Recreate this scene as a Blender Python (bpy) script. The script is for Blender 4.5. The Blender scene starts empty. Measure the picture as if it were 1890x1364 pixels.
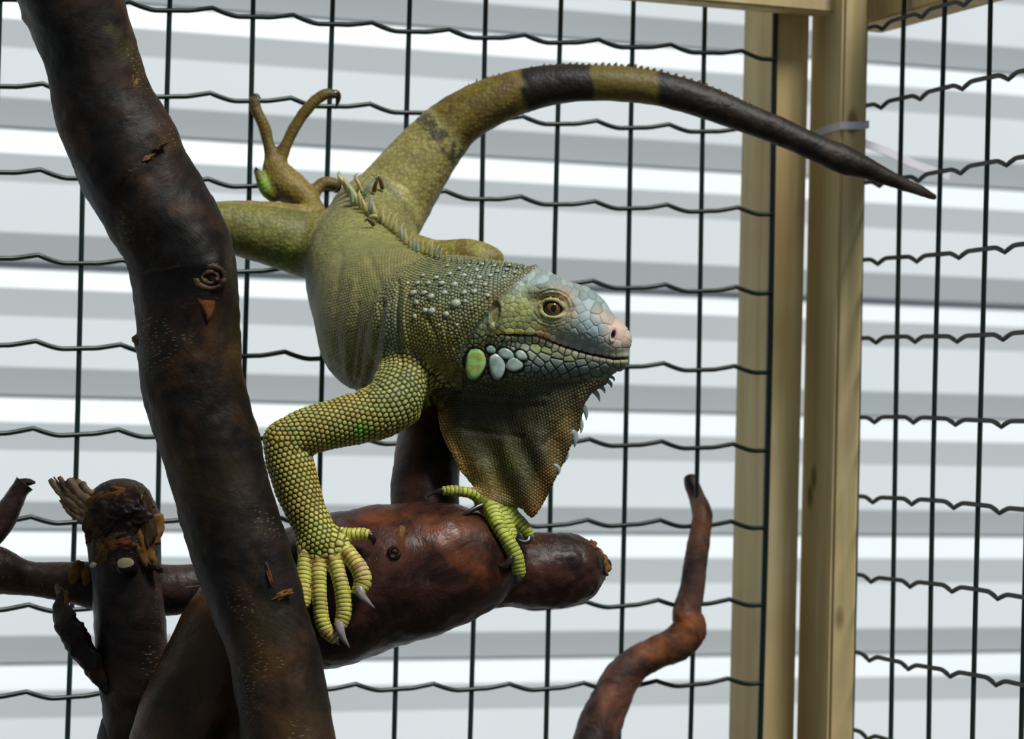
import bpy, math, random
import numpy as np
from mathutils import Vector, Matrix

random.seed(7)
RNG = np.random.default_rng(11)
scene = bpy.context.scene

# ---------------------------------------------------------------- camera
FPX = 4715.0                       # focal length in pixels of the 1890 x 1364 frame
CX, CY = 945.0, 682.0
D0 = 1.30                          # distance at which the animal's head sits
ROLL = math.radians(1.35)
CAM_PITCH = 0.0175
CAM = np.array([0.0, 0.0, 1.15])
_r = np.array([math.cos(ROLL), 0.0, math.sin(ROLL)])
_f = np.array([0.0, math.cos(CAM_PITCH), math.sin(CAM_PITCH)])
_u = np.cross(_r, _f); _u /= np.linalg.norm(_u)
_r = np.cross(_f, _u)

cam_data = bpy.data.cameras.new('camera')
cam_data.sensor_width = 36.0
cam_data.lens = FPX / 1890.0 * 36.0
cam_data.clip_start = 0.05
cam_data.dof.use_dof = True
cam_data.dof.focus_distance = 1.285
cam_data.dof.aperture_fstop = 15.0
cam = bpy.data.objects.new('camera', cam_data)
scene.collection.objects.link(cam)
m = Matrix.Identity(4)
for i in range(3):
    m[i][0] = _r[i]; m[i][1] = _u[i]; m[i][2] = -_f[i]; m[i][3] = CAM[i]
cam.matrix_world = m
scene.camera = cam

# ---------------------------------------------------------------- light
world = bpy.data.worlds.new('overcast_sky')
scene.world = world
world.use_nodes = True
bg = world.node_tree.nodes['Background']
bg.inputs[0].default_value = (0.74, 0.90, 1.0, 1)
bg.inputs[1].default_value = 0.17

sun_data = bpy.data.lights.new('sun', 'SUN')
sun_data.energy = 3.7
sun_data.angle = math.radians(16)
sun_data.color = (1.0, 0.985, 0.95)
sun = bpy.data.objects.new('sun', sun_data)
scene.collection.objects.link(sun)
_sd = Vector((-0.37, 0.45, -0.84))   # the light travels from upper right and behind the camera
sun.rotation_euler = _sd.to_track_quat('-Z', 'Y').to_euler()

vs = scene.view_settings
vs.view_transform = 'Standard'
vs.look = 'None'
vs.exposure = 0.0
vs.gamma = 1.0
vs.use_curve_mapping = False
scene.render.film_transparent = False

# ---------------------------------------------------------------- helpers
COL = scene.collection

def W(p):
    """(px, py, z) -> world; z is depth in pixel-sized steps, growing away from the camera."""
    p = np.atleast_2d(np.asarray(p, dtype=np.float64))
    d = D0 * np.exp(p[:, 2] / FPX)
    a = (p[:, 0] - CX) / FPX
    b = (CY - p[:, 1]) / FPX
    return CAM + d[:, None] * (_f + a[:, None] * _r + b[:, None] * _u)

def ray(px, py):
    return _f + (px - CX) / FPX * _r + (CY - py) / FPX * _u

def srgb(r, g, b):
    o = []
    for c in (r, g, b):
        c = c / 255.0
        o.append(c / 12.92 if c <= 0.04045 else ((c + 0.055) / 1.055) ** 2.4)
    return tuple(o)

def lin(c):
    c = np.asarray(c, dtype=np.float64) / 255.0
    return np.where(c <= 0.04045, c / 12.92, ((c + 0.055) / 1.055) ** 2.4)

def make_mesh(name, verts, faces, smooth=True):
    me = bpy.data.meshes.new(name)
    me.from_pydata([tuple(v) for v in verts], [], [tuple(int(i) for i in f) for f in faces])
    if smooth:
        me.polygons.foreach_set('use_smooth', [True] * len(me.polygons))
    me.update()
    return me

def link(name, me, mat=None, parent=None):
    o = bpy.data.objects.new(name, me)
    COL.objects.link(o)
    if mat is not None and me is not None and not me.materials:
        me.materials.append(mat)
    if parent is not None:
        o.parent = parent
        o.matrix_parent_inverse = parent.matrix_world.inverted()
    return o

def empty(name, loc=(0, 0, 0)):
    o = bpy.data.objects.new(name, None)
    o.empty_display_size = 0.05
    COL.objects.link(o)
    o.location = loc
    o.matrix_world = Matrix.Translation(Vector(loc))
    return o

def tag(o, label=None, cat=None, group=None, kind=None):
    if label: o['label'] = label
    if cat: o['category'] = cat
    if group: o['group'] = group
    if kind: o['kind'] = kind
    return o

# lattice noise in numpy
_NT = np.random.default_rng(3).random((64, 64, 64)).astype(np.float32)
def noise3(p, s=1.0, off=0.0):
    q = np.asarray(p, dtype=np.float64) * s + off + 1000.0
    i = np.floor(q).astype(np.int64)
    f = q - i
    f = f * f * (3 - 2 * f)
    i0 = i & 63; i1 = (i + 1) & 63
    r = 0
    for a in (0, 1):
        for b in (0, 1):
            for c in (0, 1):
                w = (f[:, 0] if a else 1 - f[:, 0]) * (f[:, 1] if b else 1 - f[:, 1]) * (f[:, 2] if c else 1 - f[:, 2])
                r = r + w * _NT[(i1 if a else i0)[:, 0], (i1 if b else i0)[:, 1], (i1 if c else i0)[:, 2]]
    return r * 2 - 1

def catmull(pts, n):
    P = np.asarray(pts, dtype=np.float64)
    P = np.vstack([2 * P[0] - P[1], P, 2 * P[-1] - P[-2]])
    out = []
    for i in range(1, len(P) - 2):
        for k in range(n):
            t = k / n
            out.append(0.5 * ((2 * P[i]) + (-P[i - 1] + P[i + 1]) * t + (2 * P[i - 1] - 5 * P[i] + 4 * P[i + 1] - P[i + 2]) * t * t
                              + (-P[i - 1] + 3 * P[i] - 3 * P[i + 1] + P[i + 2]) * t ** 3))
    out.append(P[-2])
    return np.array(out)

def smoothstep(a, b, x):
    t = np.clip((x - a) / (b - a), 0, 1)
    return t * t * (3 - 2 * t)

# ---------------------------------------------------------------- materials
class NT:
    def __init__(s, name):
        s.m = bpy.data.materials.new(name); s.m.use_nodes = True
        s.t = s.m.node_tree; s.n = s.t.nodes
        s.b = s.n['Principled BSDF']
    def add(s, typ, **kw):
        n = s.n.new(typ)
        for k, v in kw.items():
            setattr(n, k, v)
        return n
    def ln(s, a, b): s.t.links.new(a, b)
    def setin(s, n, **kw):
        for k, v in kw.items():
            n.inputs[k].default_value = v
    def noise(s, vec, scale, detail=3.0, rough=0.5, dist=0.0):
        n = s.add('ShaderNodeTexNoise')
        n.inputs['Scale'].default_value = scale; n.inputs['Detail'].default_value = detail
        n.inputs['Roughness'].default_value = rough; n.inputs['Distortion'].default_value = dist
        if vec is not None: s.ln(vec, n.inputs['Vector'])
        return n.outputs['Fac']
    def ramp(s, fac, stops):
        r = s.add('ShaderNodeValToRGB')
        e = r.color_ramp.elements
        while len(e) < len(stops): e.new(0.5)
        for i, (p, c) in enumerate(stops):
            e[i].position = p
            e[i].color = (c, c, c, 1) if not hasattr(c, '__len__') else (*c[:3], 1)
        s.ln(fac, r.inputs['Fac'])
        return r.outputs['Color']
    def mix(s, fac, a, b, mode='MIX'):
        n = s.add('ShaderNodeMix', data_type='RGBA', blend_type=mode)
        for sock, v in ((n.inputs[0], fac), (n.inputs[6], a), (n.inputs[7], b)):
            if hasattr(v, 'links'): s.ln(v, sock)
            elif hasattr(v, '__len__'): sock.default_value = (*v[:3], 1)
            else: sock.default_value = v
        return n.outputs[2]
    def math(s, op, a, b=None):
        n = s.add('ShaderNodeMath', operation=op)
        for i, v in enumerate((a, b)):
            if v is None: continue
            if hasattr(v, 'links'): s.ln(v, n.inputs[i])
            else: n.inputs[i].default_value = v
        return n.outputs[0]
    def mapping(s, vec, scale=(1, 1, 1), rot=(0, 0, 0)):
        n = s.add('ShaderNodeMapping')
        n.inputs['Scale'].default_value = scale; n.inputs['Rotation'].default_value = rot
        s.ln(vec, n.inputs['Vector'])
        return n.outputs[0]
    def bump(s, h, strength, dist, prev=None):
        n = s.add('ShaderNodeBump')
        n.inputs['Strength'].default_value = strength; n.inputs['Distance'].default_value = dist
        s.ln(h, n.inputs['Height'])
        if prev is not None: s.ln(prev, n.inputs['Normal'])
        return n.outputs[0]
    def geo(s): return s.add('ShaderNodeTexCoord').outputs['Object']
    def uv(s): return s.add('ShaderNodeTexCoord').outputs['UV']
    def attr(s, name): return s.add('ShaderNodeAttribute', attribute_name=name)

def mat_plain(name, col, rough=0.5, spec=0.5, nscale=None, namp=0.15, bump=0.0, transm=0.0):
    k = NT(name)
    k.b.inputs['Roughness'].default_value = rough
    k.b.inputs['Specular IOR Level'].default_value = spec
    c = srgb(*col)
    if nscale:
        n = k.noise(k.geo(), nscale, 4)
        dark = tuple(x * (1 - namp) for x in c); lite = tuple(min(1, x * (1 + namp)) for x in c)
        k.ln(k.ramp(n, [(0.3, dark), (0.7, lite)]), k.b.inputs['Base Color'])
        if bump: k.ln(k.bump(n, bump, 0.001), k.b.inputs['Normal'])
    else:
        k.b.inputs['Base Color'].default_value = (*c, 1)
    return k.m

M = {}
M['wall'] = mat_plain('painted_steel', (232, 240, 246), 0.42, 0.4, 3.0, 0.02)
M['concrete'] = mat_plain('concrete', (84, 80, 74), 0.9, 0.2, 12.0, 0.2, 0.3)
M['wire'] = mat_plain('green_coated_wire', (14, 38, 34), 0.38, 0.5, 60.0, 0.2)
M['plastic'] = mat_plain('white_plastic', (232, 230, 242), 0.35, 0.5, 30.0, 0.03)
M['claw_pale'] = mat_plain('pale_claw', (140, 132, 132), 0.3, 0.5, 400.0, 0.35)
M['claw_dark'] = mat_plain('dark_claw', (34, 28, 26), 0.28, 0.5, 400.0, 0.35)
M['spine'] = mat_plain('pale_spine_horn', (150, 165, 150), 0.45, 0.4, 300.0, 0.2)
M['spine_yellow'] = mat_plain('yellow_spine_horn', (176, 170, 110), 0.45, 0.4, 300.0, 0.25)
M['spine_dark'] = mat_plain('brown_spine_horn', (80, 62, 28), 0.5, 0.4, 300.0, 0.25)
M['gular'] = mat_plain('blue_grey_spike_horn', (140, 156, 160), 0.4, 0.4, 300.0, 0.2)
M['tubercle'] = mat_plain('pearl_tubercle', (164, 174, 156), 0.42, 0.5, 250.0, 0.18)

def mat_pine():
    k = NT('pale_pine')
    g = k.geo()
    st = k.mapping(g, (90, 90, 4))
    n = k.noise(st, 1.0, 4, 0.55, 0.6)
    base = k.ramp(n, [(0.25, srgb(206, 184, 128)), (0.5, srgb(228, 208, 154)), (0.75, srgb(240, 224, 180))])
    b = k.noise(g, 9.0, 3)
    c2 = k.mix(k.ramp(b, [(0.42, 0.0), (0.7, 0.55)]), base, srgb(196, 160, 108))
    v = k.add('ShaderNodeTexVoronoi', voronoi_dimensions='3D'); v.inputs['Scale'].default_value = 26
    k.ln(k.mapping(g, (1, 1, .45)), v.inputs['Vector'])
    c3 = k.mix(k.ramp(v.outputs['Distance'], [(0.06, 0.75), (0.13, 0.0)]), c2, srgb(112, 78, 44))
    k.ln(c3, k.b.inputs['Base Color'])
    k.b.inputs['Roughness'].default_value = 0.72
    k.b.inputs['Specular IOR Level'].default_value = 0.25
    k.ln(k.bump(n, 0.25, 0.0008), k.b.inputs['Normal'])
    return k.m
M['pine'] = mat_pine()

def mat_bark(name, dark, mid, orange, orange_amt=0.6, moss=0.0, rough=0.42, seed=0.0):
    k = NT(name)
    g0 = k.geo()
    off = k.add('ShaderNodeVectorMath', operation='ADD'); off.inputs[1].default_value = (seed, seed * 1.7, seed * .6)
    k.ln(g0, off.inputs[0]); g = off.outputs[0]
    n1 = k.noise(g, 30, 7, 0.66, 0.5)
    blk = tuple(v_ * 0.35 for v_ in dark)
    c = k.ramp(n1, [(0.30, blk), (0.44, dark), (0.56, mid), (0.72, tuple(v_ * 1.7 for v_ in mid))])
    n2 = k.noise(g, 15, 6, 0.62, 0.9)
    c = k.mix(k.ramp(n2, [(0.53, 0.0), (0.68, orange_amt)]), c, orange)
    n5 = k.noise(g, 70, 5, 0.7)
    tint = k.attr('tint').outputs['Fac']
    tf = k.math('MULTIPLY', k.math('MULTIPLY', tint, k.ramp(n5, [(0.36, 0.1), (0.6, 1.0)])), k.ramp(n1, [(0.36, 0.25), (0.55, 1.0)]))
    c = k.mix(tf, c, tuple(v_ * 1.15 for v_ in orange))
    mo = k.math('MULTIPLY', k.attr('moss').outputs['Fac'], k.ramp(n5, [(0.3, 0.35), (0.6, 1.0)]))
    c = k.mix(mo, c, srgb(66, 52, 22))
    n6 = k.noise(g, 120, 5, 0.7)
    c = k.mix(k.ramp(n6, [(0.60, 0.0), (0.74, 0.5)]), c, tuple(v_ * 2.3 for v_ in mid))
    if moss:
        n4 = k.noise(g, 15, 5, 0.65)
        c = k.mix(k.ramp(n4, [(0.55, 0.0), (0.72, moss)]), c, srgb(92, 82, 30))
    # lenticels: short pale dashes lying across the limb
    uv = k.uv()
    v = k.add('ShaderNodeTexVoronoi', voronoi_dimensions='2D'); v.inputs['Scale'].default_value = 1.0
    k.ln(k.mapping(uv, (520, 170, 1)), v.inputs['Vector'])
    patch = k.noise(g, 30, 2)
    dash = k.math('MULTIPLY', k.ramp(v.outputs['Distance'], [(0.10, 1.0), (0.2, 0.0)]), k.ramp(patch, [(0.56, 0.0), (0.7, 1.0)]))
    c = k.mix(k.math('MULTIPLY', dash, 0.6), c, srgb(150, 124, 92))
    # rings of old scars across the limb
    w = k.noise(k.mapping(uv, (38, 6, 1)), 1.0, 3, 0.5, 0.3)
    ring = k.ramp(w, [(0.66, 0.0), (0.70, 1.0)])
    c = k.mix(k.math('MULTIPLY', ring, 0.35), c, srgb(112, 82, 50))
    k.ln(c, k.b.inputs['Base Color'])
    rr = k.noise(g, 18, 3)
    k.ln(k.ramp(rr, [(0.3, rough - 0.08), (0.7, rough + 0.2)]), k.b.inputs['Roughness'])
    k.b.inputs['Specular IOR Level'].default_value = 0.24
    fine = k.noise(g, 420, 4, 0.6)
    b = k.bump(fine, 0.16, 0.0005)
    b = k.bump(n5, 0.35, 0.0012, b)
    b = k.bump(n1, 0.5, 0.003, b)
    b = k.bump(dash, 0.5, 0.0006, b)
    b = k.bump(ring, 0.4, 0.0008, b)
    k.ln(b, k.b.inputs['Normal'])
    return k.m
M['bark_trunk'] = mat_bark('dark_bark', srgb(14, 11, 10), srgb(34, 24, 20), srgb(84, 54, 25), 0.6, 0.55, 0.5)
M['bark_branch'] = mat_bark('red_brown_bark', srgb(34, 20, 17), srgb(66, 40, 33), srgb(128, 68, 32), 0.75, 0.0, 0.34, 3.3)
M['bark_brown'] = mat_bark('brown_bark', srgb(40, 28, 18), srgb(70, 52, 30), srgb(104, 66, 30), 0.6, 0.5, 0.5, 7.1)
M['bark_stump'] = mat_bark('purple_bark', srgb(26, 19, 19), srgb(50, 37, 34), srgb(92, 56, 30), 0.5, 0.0, 0.45, 5.2)
M['bark_twig'] = mat_bark('twig_bark', srgb(46, 35, 36), srgb(88, 66, 60), srgb(158, 92, 44), 0.35, 0.0, 0.45, 9.4)
M['splinter'] = mat_plain('grey_split_wood', (128, 106, 84), 0.8, 0.2, 220.0, 0.45, 0.4)
M['flake'] = mat_plain('ochre_bark_flake', (118, 84, 42), 0.75, 0.2, 160.0, 0.45, 0.5)
M['heart'] = mat_plain('orange_heartwood', (102, 62, 38), 0.75, 0.2, 180.0, 0.4, 0.5)
M['scar'] = mat_plain('orange_scar_wood', (98, 58, 28), 0.75, 0.2, 240.0, 0.35, 0.5)
M['cut'] = mat_plain('fresh_cut_wood', (214, 196, 158), 0.7, 0.2, 260.0, 0.2)

# ================================================================ THE SETTING
TA = math.radians(20.7)
T = np.array([math.cos(TA), math.sin(TA), 0.0])       # along the back panel, to the right and away
N = np.array([math.sin(TA), -math.cos(TA), 0.0])      # out of the back panel, towards the camera
Z = np.array([0.0, 0.0, 1.0])
CORNER = CAM + ray(1418, 682) * 1.637                   # last upright wire of the back panel

def box_mesh(name, o, a, b, c, bevel=0.0):
    """box from corner o with edge vectors a, b, c"""
    import bmesh
    o, a, b, c = (np.asarray(v, float) for v in (o, a, b, c))
    V = [o, o + a, o + a + b, o + b, o + c, o + a + c, o + a + b + c, o + b + c]
    F = [(0, 3, 2, 1), (4, 5, 6, 7), (0, 1, 5, 4), (1, 2, 6, 5), (2, 3, 7, 6), (3, 0, 4, 7)]
    me = make_mesh(name, V, F, False)
    bm = bmesh.new(); bm.from_mesh(me)
    bmesh.ops.recalc_face_normals(bm, faces=bm.faces)
    if bevel:
        bmesh.ops.bevel(bm, geom=list(bm.edges), offset=bevel, segments=2, affect='EDGES')
    bm.to_mesh(me); bm.free()
    return me

# floor
fl = link('floor', box_mesh('floor', (-3, -1.0, -0.1), (6.5, 0, 0), (0, 6, 0), (0, 0, 0.1)), M['concrete'])
tag(fl, kind='structure')

# corrugated steel wall behind: it runs parallel to the back panel
WALL_D = 2.62
wp = CAM + ray(1270, 985) * WALL_D                        # a crease line passes here
PER = 224 * WALL_D / FPX                                  # rib pitch
def wall_profile(z0, z1):
    """(z, out) polyline going down from z1 to z0, in ribs"""
    seq = []
    n0 = -int(math.ceil((z1 - wp[2]) / PER)); n1 = int(math.ceil((wp[2] - z0) / PER))
    tg = lambda a: math.tan(math.radians(a))
    facets = [(0.195, tg(21)), (0.21, tg(-9)), (0.38, tg(6.5)), (0.205, tg(-17)), (0.005, 0)]   # the last is the lip under each lap
    s = sum(h * q for h, q in facets)
    facets[4] = (0.005, -s / 0.005)
    for k in range(n0, n1):
        z = wp[2] - k * PER; out = 0.0
        for h, t in facets:
            seq.append((z, out))
            z -= h * PER; out += h * PER * t
    pts = [(z, o) for z, o in seq if z0 <= z <= z1]
    # round the creases a little
    res = []
    for i, (z, o) in enumerate(pts):
        if 0 < i < len(pts) - 1:
            za, oa = pts[i - 1]; zb, ob = pts[i + 1]
            ea = 0.002 / max(1e-6, math.hypot(za - z, oa - o)); eb = 0.002 / max(1e-6, math.hypot(zb - z, ob - o))
            res += [(z + (za - z) * ea, o + (oa - o) * ea), (z, o * 0.999 + 0.0), (z + (zb - z) * eb, o + (ob - o) * eb)]
        else:
            res.append((z, o))
    return res
wall = empty('wall_back', (wp[0], wp[1], 0)); tag(wall, kind='structure')
def sheet(z0, z1, push):
    pr = wall_profile(z0, z1)
    V = []; F = []
    for s in (-2.4, 2.4):
        for back in (0.0, 0.0012):
            for z, o in pr:
                p = wp + T * s + N * (o + push - back); V.append((p[0], p[1], z))
    n = len(pr)
    for i in range(n - 1):
        F.append((i, i + 1, 2 * n + i + 1, 2 * n + i))
        F.append((n + i + 1, n + i, 3 * n + i, 3 * n + i + 1))
    F.append((n - 1, 2 * n - 1, 4 * n - 1, 3 * n - 1)); F.append((n, 0, 2 * n, 3 * n))
    return link('corrugated_sheet', make_mesh('corrugated_sheet', V, F, False), M['wall'], wall)
lap = wp[2] + 2 * PER + 0.004
sheet(0.0, lap + 0.02, 0.0)
sheet(lap - 0.008, 2.6, 0.005)

# timber frame of the enclosure
def qpt(q, s, z):                                        # along the back panel, towards the camera, height
    p = CORNER + T * q + N * s
    return np.array([p[0], p[1], z])
ZT = 2.05
link_l = link('timber_post', box_mesh('timber_post', qpt(0.0, -0.0475, 0), T * 0.0255, N * 0.0455, Z * ZT, 0.0015), M['pine'])
tag(link_l, 'left of the two pale pine posts, mesh edge stapled to it', 'post', 'pine posts of the enclosure frame')
link_r = link('timber_post', box_mesh('timber_post', qpt(0.0292, -0.008, 0), T * 0.018, N * 0.045, Z * ZT, 0.002), M['pine'])
tag(link_r, 'right of the two pale pine posts, with white cable tie around it', 'post', 'pine posts of the enclosure frame')
zr = (CAM + ray(1418, 17) * 1.62)[2]
rail = link('timber_rail', box_mesh('timber_rail', qpt(-1.3, 0.0035, zr), T * 1.333, N * 0.02, Z * 0.07, 0.0015), M['pine'])
tag(rail, 'brown timber rail across the top, ending against the right pine post', 'rail')
zr2 = (CAM + ray(1602, 34) * 1.63)[2]
rail2 = link('timber_rail', box_mesh('timber_rail', qpt(0.0585, -0.02, zr2), T * 0.030, N * 0.9, Z * 0.07, 0.0015), M['pine'])
tag(rail2, 'timber rail outside the right-hand mesh, slanting out of the top right corner', 'rail')

# cable tie: a loop round the right post and its loose tail
zc = (CAM + ray(1545, 240) * 1.64)[2]
tie = empty('cable_tie', qpt(0.044, 0, zc)); tag(tie, 'white plastic cable tie around the right pine post with loose tail', 'cable tie')
def strip(name, pts, width, th, mat, parent):
    P = np.array(pts, float); V = []; F = []
    for i, p in enumerate(P):
        t = P[min(i + 1, len(P) - 1)] - P[max(i - 1, 0)]; t /= np.linalg.norm(t)
        nrm = np.cross(t, Z); nrm /= np.linalg.norm(nrm)
        up = np.cross(nrm, t)
        for a, b in ((-1, -1), (1, -1), (1, 1), (-1, 1)):
            V.append(p + up * a * width / 2 + nrm * b * th / 2)
    for i in range(len(P) - 1):
        for j in range(4):
            F.append((i * 4 + j, i * 4 + (j + 1) % 4, i * 4 + 4 + (j + 1) % 4, i * 4 + 4 + j))
    F.append((0, 3, 2, 1)); e = (len(P) - 1) * 4; F.append((e, e + 1, e + 2, e + 3))
    return link(name, make_mesh(name, V, F, False), mat, parent)
e = 0.0008
strip('tie_band', [qpt(0.0292 - e, -0.009, zc - .003), qpt(0.0292 - e, 0.015, zc - .001), qpt(0.0292 - e, .037 + e, zc), qpt(0.045, .037 + e, zc + .001), qpt(0.0472 + e, .037 + e, zc + .002), qpt(0.0472 + e, 0.0, zc + .001)], 0.0048, 0.0012, M['plastic'], tie)
t0 = CAM + ray(1588, 262) * 1.665; t1 = CAM + ray(1680, 300) * 1.69; t2 = CAM + ray(1752, 326) * 1.70
strip('tie_tail', [t0, (t0 + t1) / 2 + Z * .001, t1, (t1 + t2) / 2, t2], 0.0052, 0.0012, M['plastic'], tie)

# ---- welded mesh panels
WR = 0.00155
def wire(name, pts, r, mat, parent, nseg=8, up=Z):
    P = np.array(pts, float); V = []; F = []
    for i, p in enumerate(P):
        t = P[min(i + 1, len(P) - 1)] - P[max(i - 1, 0)]; t /= np.linalg.norm(t)
        ref = np.array([0, 1.0, 0.05]); a = np.cross(t, ref); a /= np.linalg.norm(a); b = np.cross(t, a)
        for j in range(nseg):
            th = 2 * math.pi * j / nseg
            V.append(p + (a * math.cos(th) + b * math.sin(th)) * r)
    for i in range(len(P) - 1):
        for j in range(nseg):
            F.append((i * nseg + j, i * nseg + (j + 1) % nseg, (i + 1) * nseg + (j + 1) % nseg, (i + 1) * nseg + j))
    F.append(tuple(range(nseg - 1, -1, -1))); F.append(tuple(range((len(P) - 1) * nseg, len(P) * nseg)))
    return link(name, make_mesh(name, V, F, True), mat, parent)

CELL = 0.05
HX = 0.988
zh = (CAM + ray(1418, 541) * 1.637)[2]                    # height of one horizontal wire at the corner
def crimp(s, sgn):
    """height of a horizontal wire within a cell, s in 0..1"""
    d = abs(s - 0.5)
    tri = max(0.0, 1 - d / (0.30 if sgn > 0 else 0.21))
    return sgn * 0.0034 * (tri ** 1.25) * (1.0 if sgn > 0 else 1.0)
pan = empty('wire_mesh_panel', qpt(-0.3, 0, 0)); tag(pan, 'large dark green welded wire mesh panel across the back behind the iguana', 'wire mesh', 'mesh panels of the enclosure')
rw = random.Random(5)
NV = 15
zbot, ztop = 0.02, zr + 0.02
for k in range(NV):
    ph = rw.random() * 6
    pts = []
    for j in range(26):
        z = zbot + (ztop - zbot) * j / 25
        pts.append(qpt(-k * CELL * HX + 0.0009 * math.sin(z * 9 + ph), 0.0, z))
    wire('vertical_wire', pts, WR * (1.25 if k == 0 else 1.0), M['wire'], pan)
for k in range(-20, 6):
    z = zh + k * CELL
    if z < zbot or z > ztop: continue
    pts = []
    nper = 16
    for j in range((NV - 1) * nper + 1):
        q = -j / nper * CELL * HX
        ph = rw.uniform(-.06, .06) if j % nper == 0 else ph
        s = (j % nper) / nper
        pts.append(qpt(q, 0.0016, z + crimp(s, 1) - 0.0010 * math.sin(math.pi * 2 * s) * 0.6 + 0.0008 * math.sin(q * 21 + k)))
    wire('horizontal_wire', pts, WR * 0.95, M['wire'], pan)
pan2 = empty('wire_mesh_panel', qpt(0.055, 0.2, 0)); tag(pan2, 'narrow-looking dark green wire mesh side panel right of the posts', 'wire mesh', 'mesh panels of the enclosure')
zh2 = (CAM + ray(1600, 624) * 1.615)[2]
SV = [0.018, 0.068, 0.1165, 0.168, 0.219, 0.269, 0.319, 0.369]
for k, s in enumerate(SV):
    pts = [qpt(0.0555 + 0.0007 * math.sin(z * 8 + k), s + 0.0008 * math.sin(z * 6 + k * 2), z) for z in np.linspace(zbot, 2.0, 26)]
    wire('vertical_wire', pts, WR, M['wire'], pan2)
for k in range(-20, 17):
    z = zh2 + k * CELL
    if z < zbot or z > 2.0: continue
    pts = []
    for j in range(7 * 16 + 1):
        i = j // 16; s = (j % 16) / 16
        a = SV[i]; b = SV[min(i + 1, 7)]
        ss = a + (b - a) * s
        pts.append(qpt(0.0540, ss, z + crimp(s, -1) + 0.0006 * math.sin(ss * 30 + k)))
    wire('horizontal_wire', pts, WR * 0.95, M['wire'], pan2)

# ================================================================ THE TIMBER: limbs, stump, twigs
def tube(name, pts, mat, parent=None, n=12, seg=48, rough=0.03, fine=0.02, seed=0.0, knots=(), cap='round', tints=()):
    """swept limb; pts (px, py, z, r). knots: (px, py, z, radius, height)"""
    C = catmull(pts, n)
    P = C[:, :3]; R = np.maximum(C[:, 3], 1.0)
    if cap in ('round', 'end'):
        t = P[-1] - P[-2]; t /= np.linalg.norm(t)
        ex = []; er = []
        for a in (0.35, 0.65, 0.85, 0.97):
            ex.append(P[-1] + t * R[-1] * a * 0.7); er.append(R[-1] * math.sqrt(max(0.0, 1 - a * a)))
        P = np.vstack([P, ex]); R = np.concatenate([R, er])
    m_ = len(P)
    tang = np.gradient(P, axis=0); tang /= np.linalg.norm(tang, axis=1)[:, None]
    a = np.array([0, 0, -1.0]); A = []
    for i in range(m_):
        a = a - tang[i] * a.dot(tang[i]); a /= np.linalg.norm(a); A.append(a.copy())
    A = np.array(A); B = np.cross(tang, A)
    th = np.linspace(0, 2 * math.pi, seg, endpoint=False)
    dirs = A[:, None, :] * np.cos(th)[None, :, None] + B[:, None, :] * np.sin(th)[None, :, None]
    base = P[:, None, :] + dirs * R[:, None, None]
    bp = base.reshape(-1, 3); rr = np.repeat(R, seg)
    q = bp / np.median(R)
    dsp = rough * rr * noise3(q, 0.9, seed) + rough * 0.5 * rr * noise3(q, 2.3, seed + 9) + fine * rr * noise3(q, 6.0, seed + 4) + fine * .5 * rr * noise3(q, 14.0, seed + 7)
    for kx, ky, kz, kr, kh in knots:
        d = np.linalg.norm(bp - np.array([kx, ky, kz]), axis=1)
        dsp = dsp + kh * np.exp(-(d / kr) ** 2)
    bp = bp + dirs.reshape(-1, 3) * dsp[:, None]
    L = np.concatenate([[0], np.cumsum(np.linalg.norm(np.diff(P, axis=0), axis=1))]) * D0 / FPX
    V = list(W(bp))
    F = []
    for i in range(m_ - 1):
        for j in range(seg):
            F.append((i * seg + j, i * seg + (j + 1) % seg, (i + 1) * seg + (j + 1) % seg, (i + 1) * seg + j))
    ends = W(np.array([P[0], P[-1]]))
    c0 = len(V); V.append(ends[0]); V.append(ends[1])
    for j in range(seg):
        F.append((c0, (j + 1) % seg, j)); F.append((c0 + 1, (m_ - 1) * seg + j, (m_ - 1) * seg + (j + 1) % seg))
    me = make_mesh(name, V, F, True)
    uvl = me.uv_layers.new(name='UVMap')
    vi = np.empty(len(me.loops), dtype=np.int64); me.loops.foreach_get('vertex_index', vi)
    u = np.append(np.repeat(L, seg), [0, L[-1]])
    v = np.append(np.tile(th, m_) * np.median(R) * D0 / FPX, [0, 0])
    uv = np.stack([u[vi], v[vi]], 1)
    uvl.data.foreach_set('uv', uv.ravel())
    tv = np.zeros(len(V)); mv = np.zeros(len(V))
    for tx, ty, trx, tr_y, ta in tints:
        w_ = abs(ta) * np.exp(-((bp[:, 0] - tx) / trx) ** 2 - ((bp[:, 1] - ty) / tr_y) ** 2)
        a_ = tv if ta > 0 else mv
        a_[:len(bp)] = np.maximum(a_[:len(bp)], w_)
    import bmesh
    bm = bmesh.new(); bm.from_mesh(me); bmesh.ops.recalc_face_normals(bm, faces=bm.faces); bm.to_mesh(me); bm.free()
    at_ = me.attributes.new('tint', 'FLOAT', 'POINT'); at_.data.foreach_set('value', tv.astype(np.float32))
    at_ = me.attributes.new('moss', 'FLOAT', 'POINT'); at_.data.foreach_set('value', mv.astype(np.float32))
    return link(name, me, mat, parent)

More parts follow.
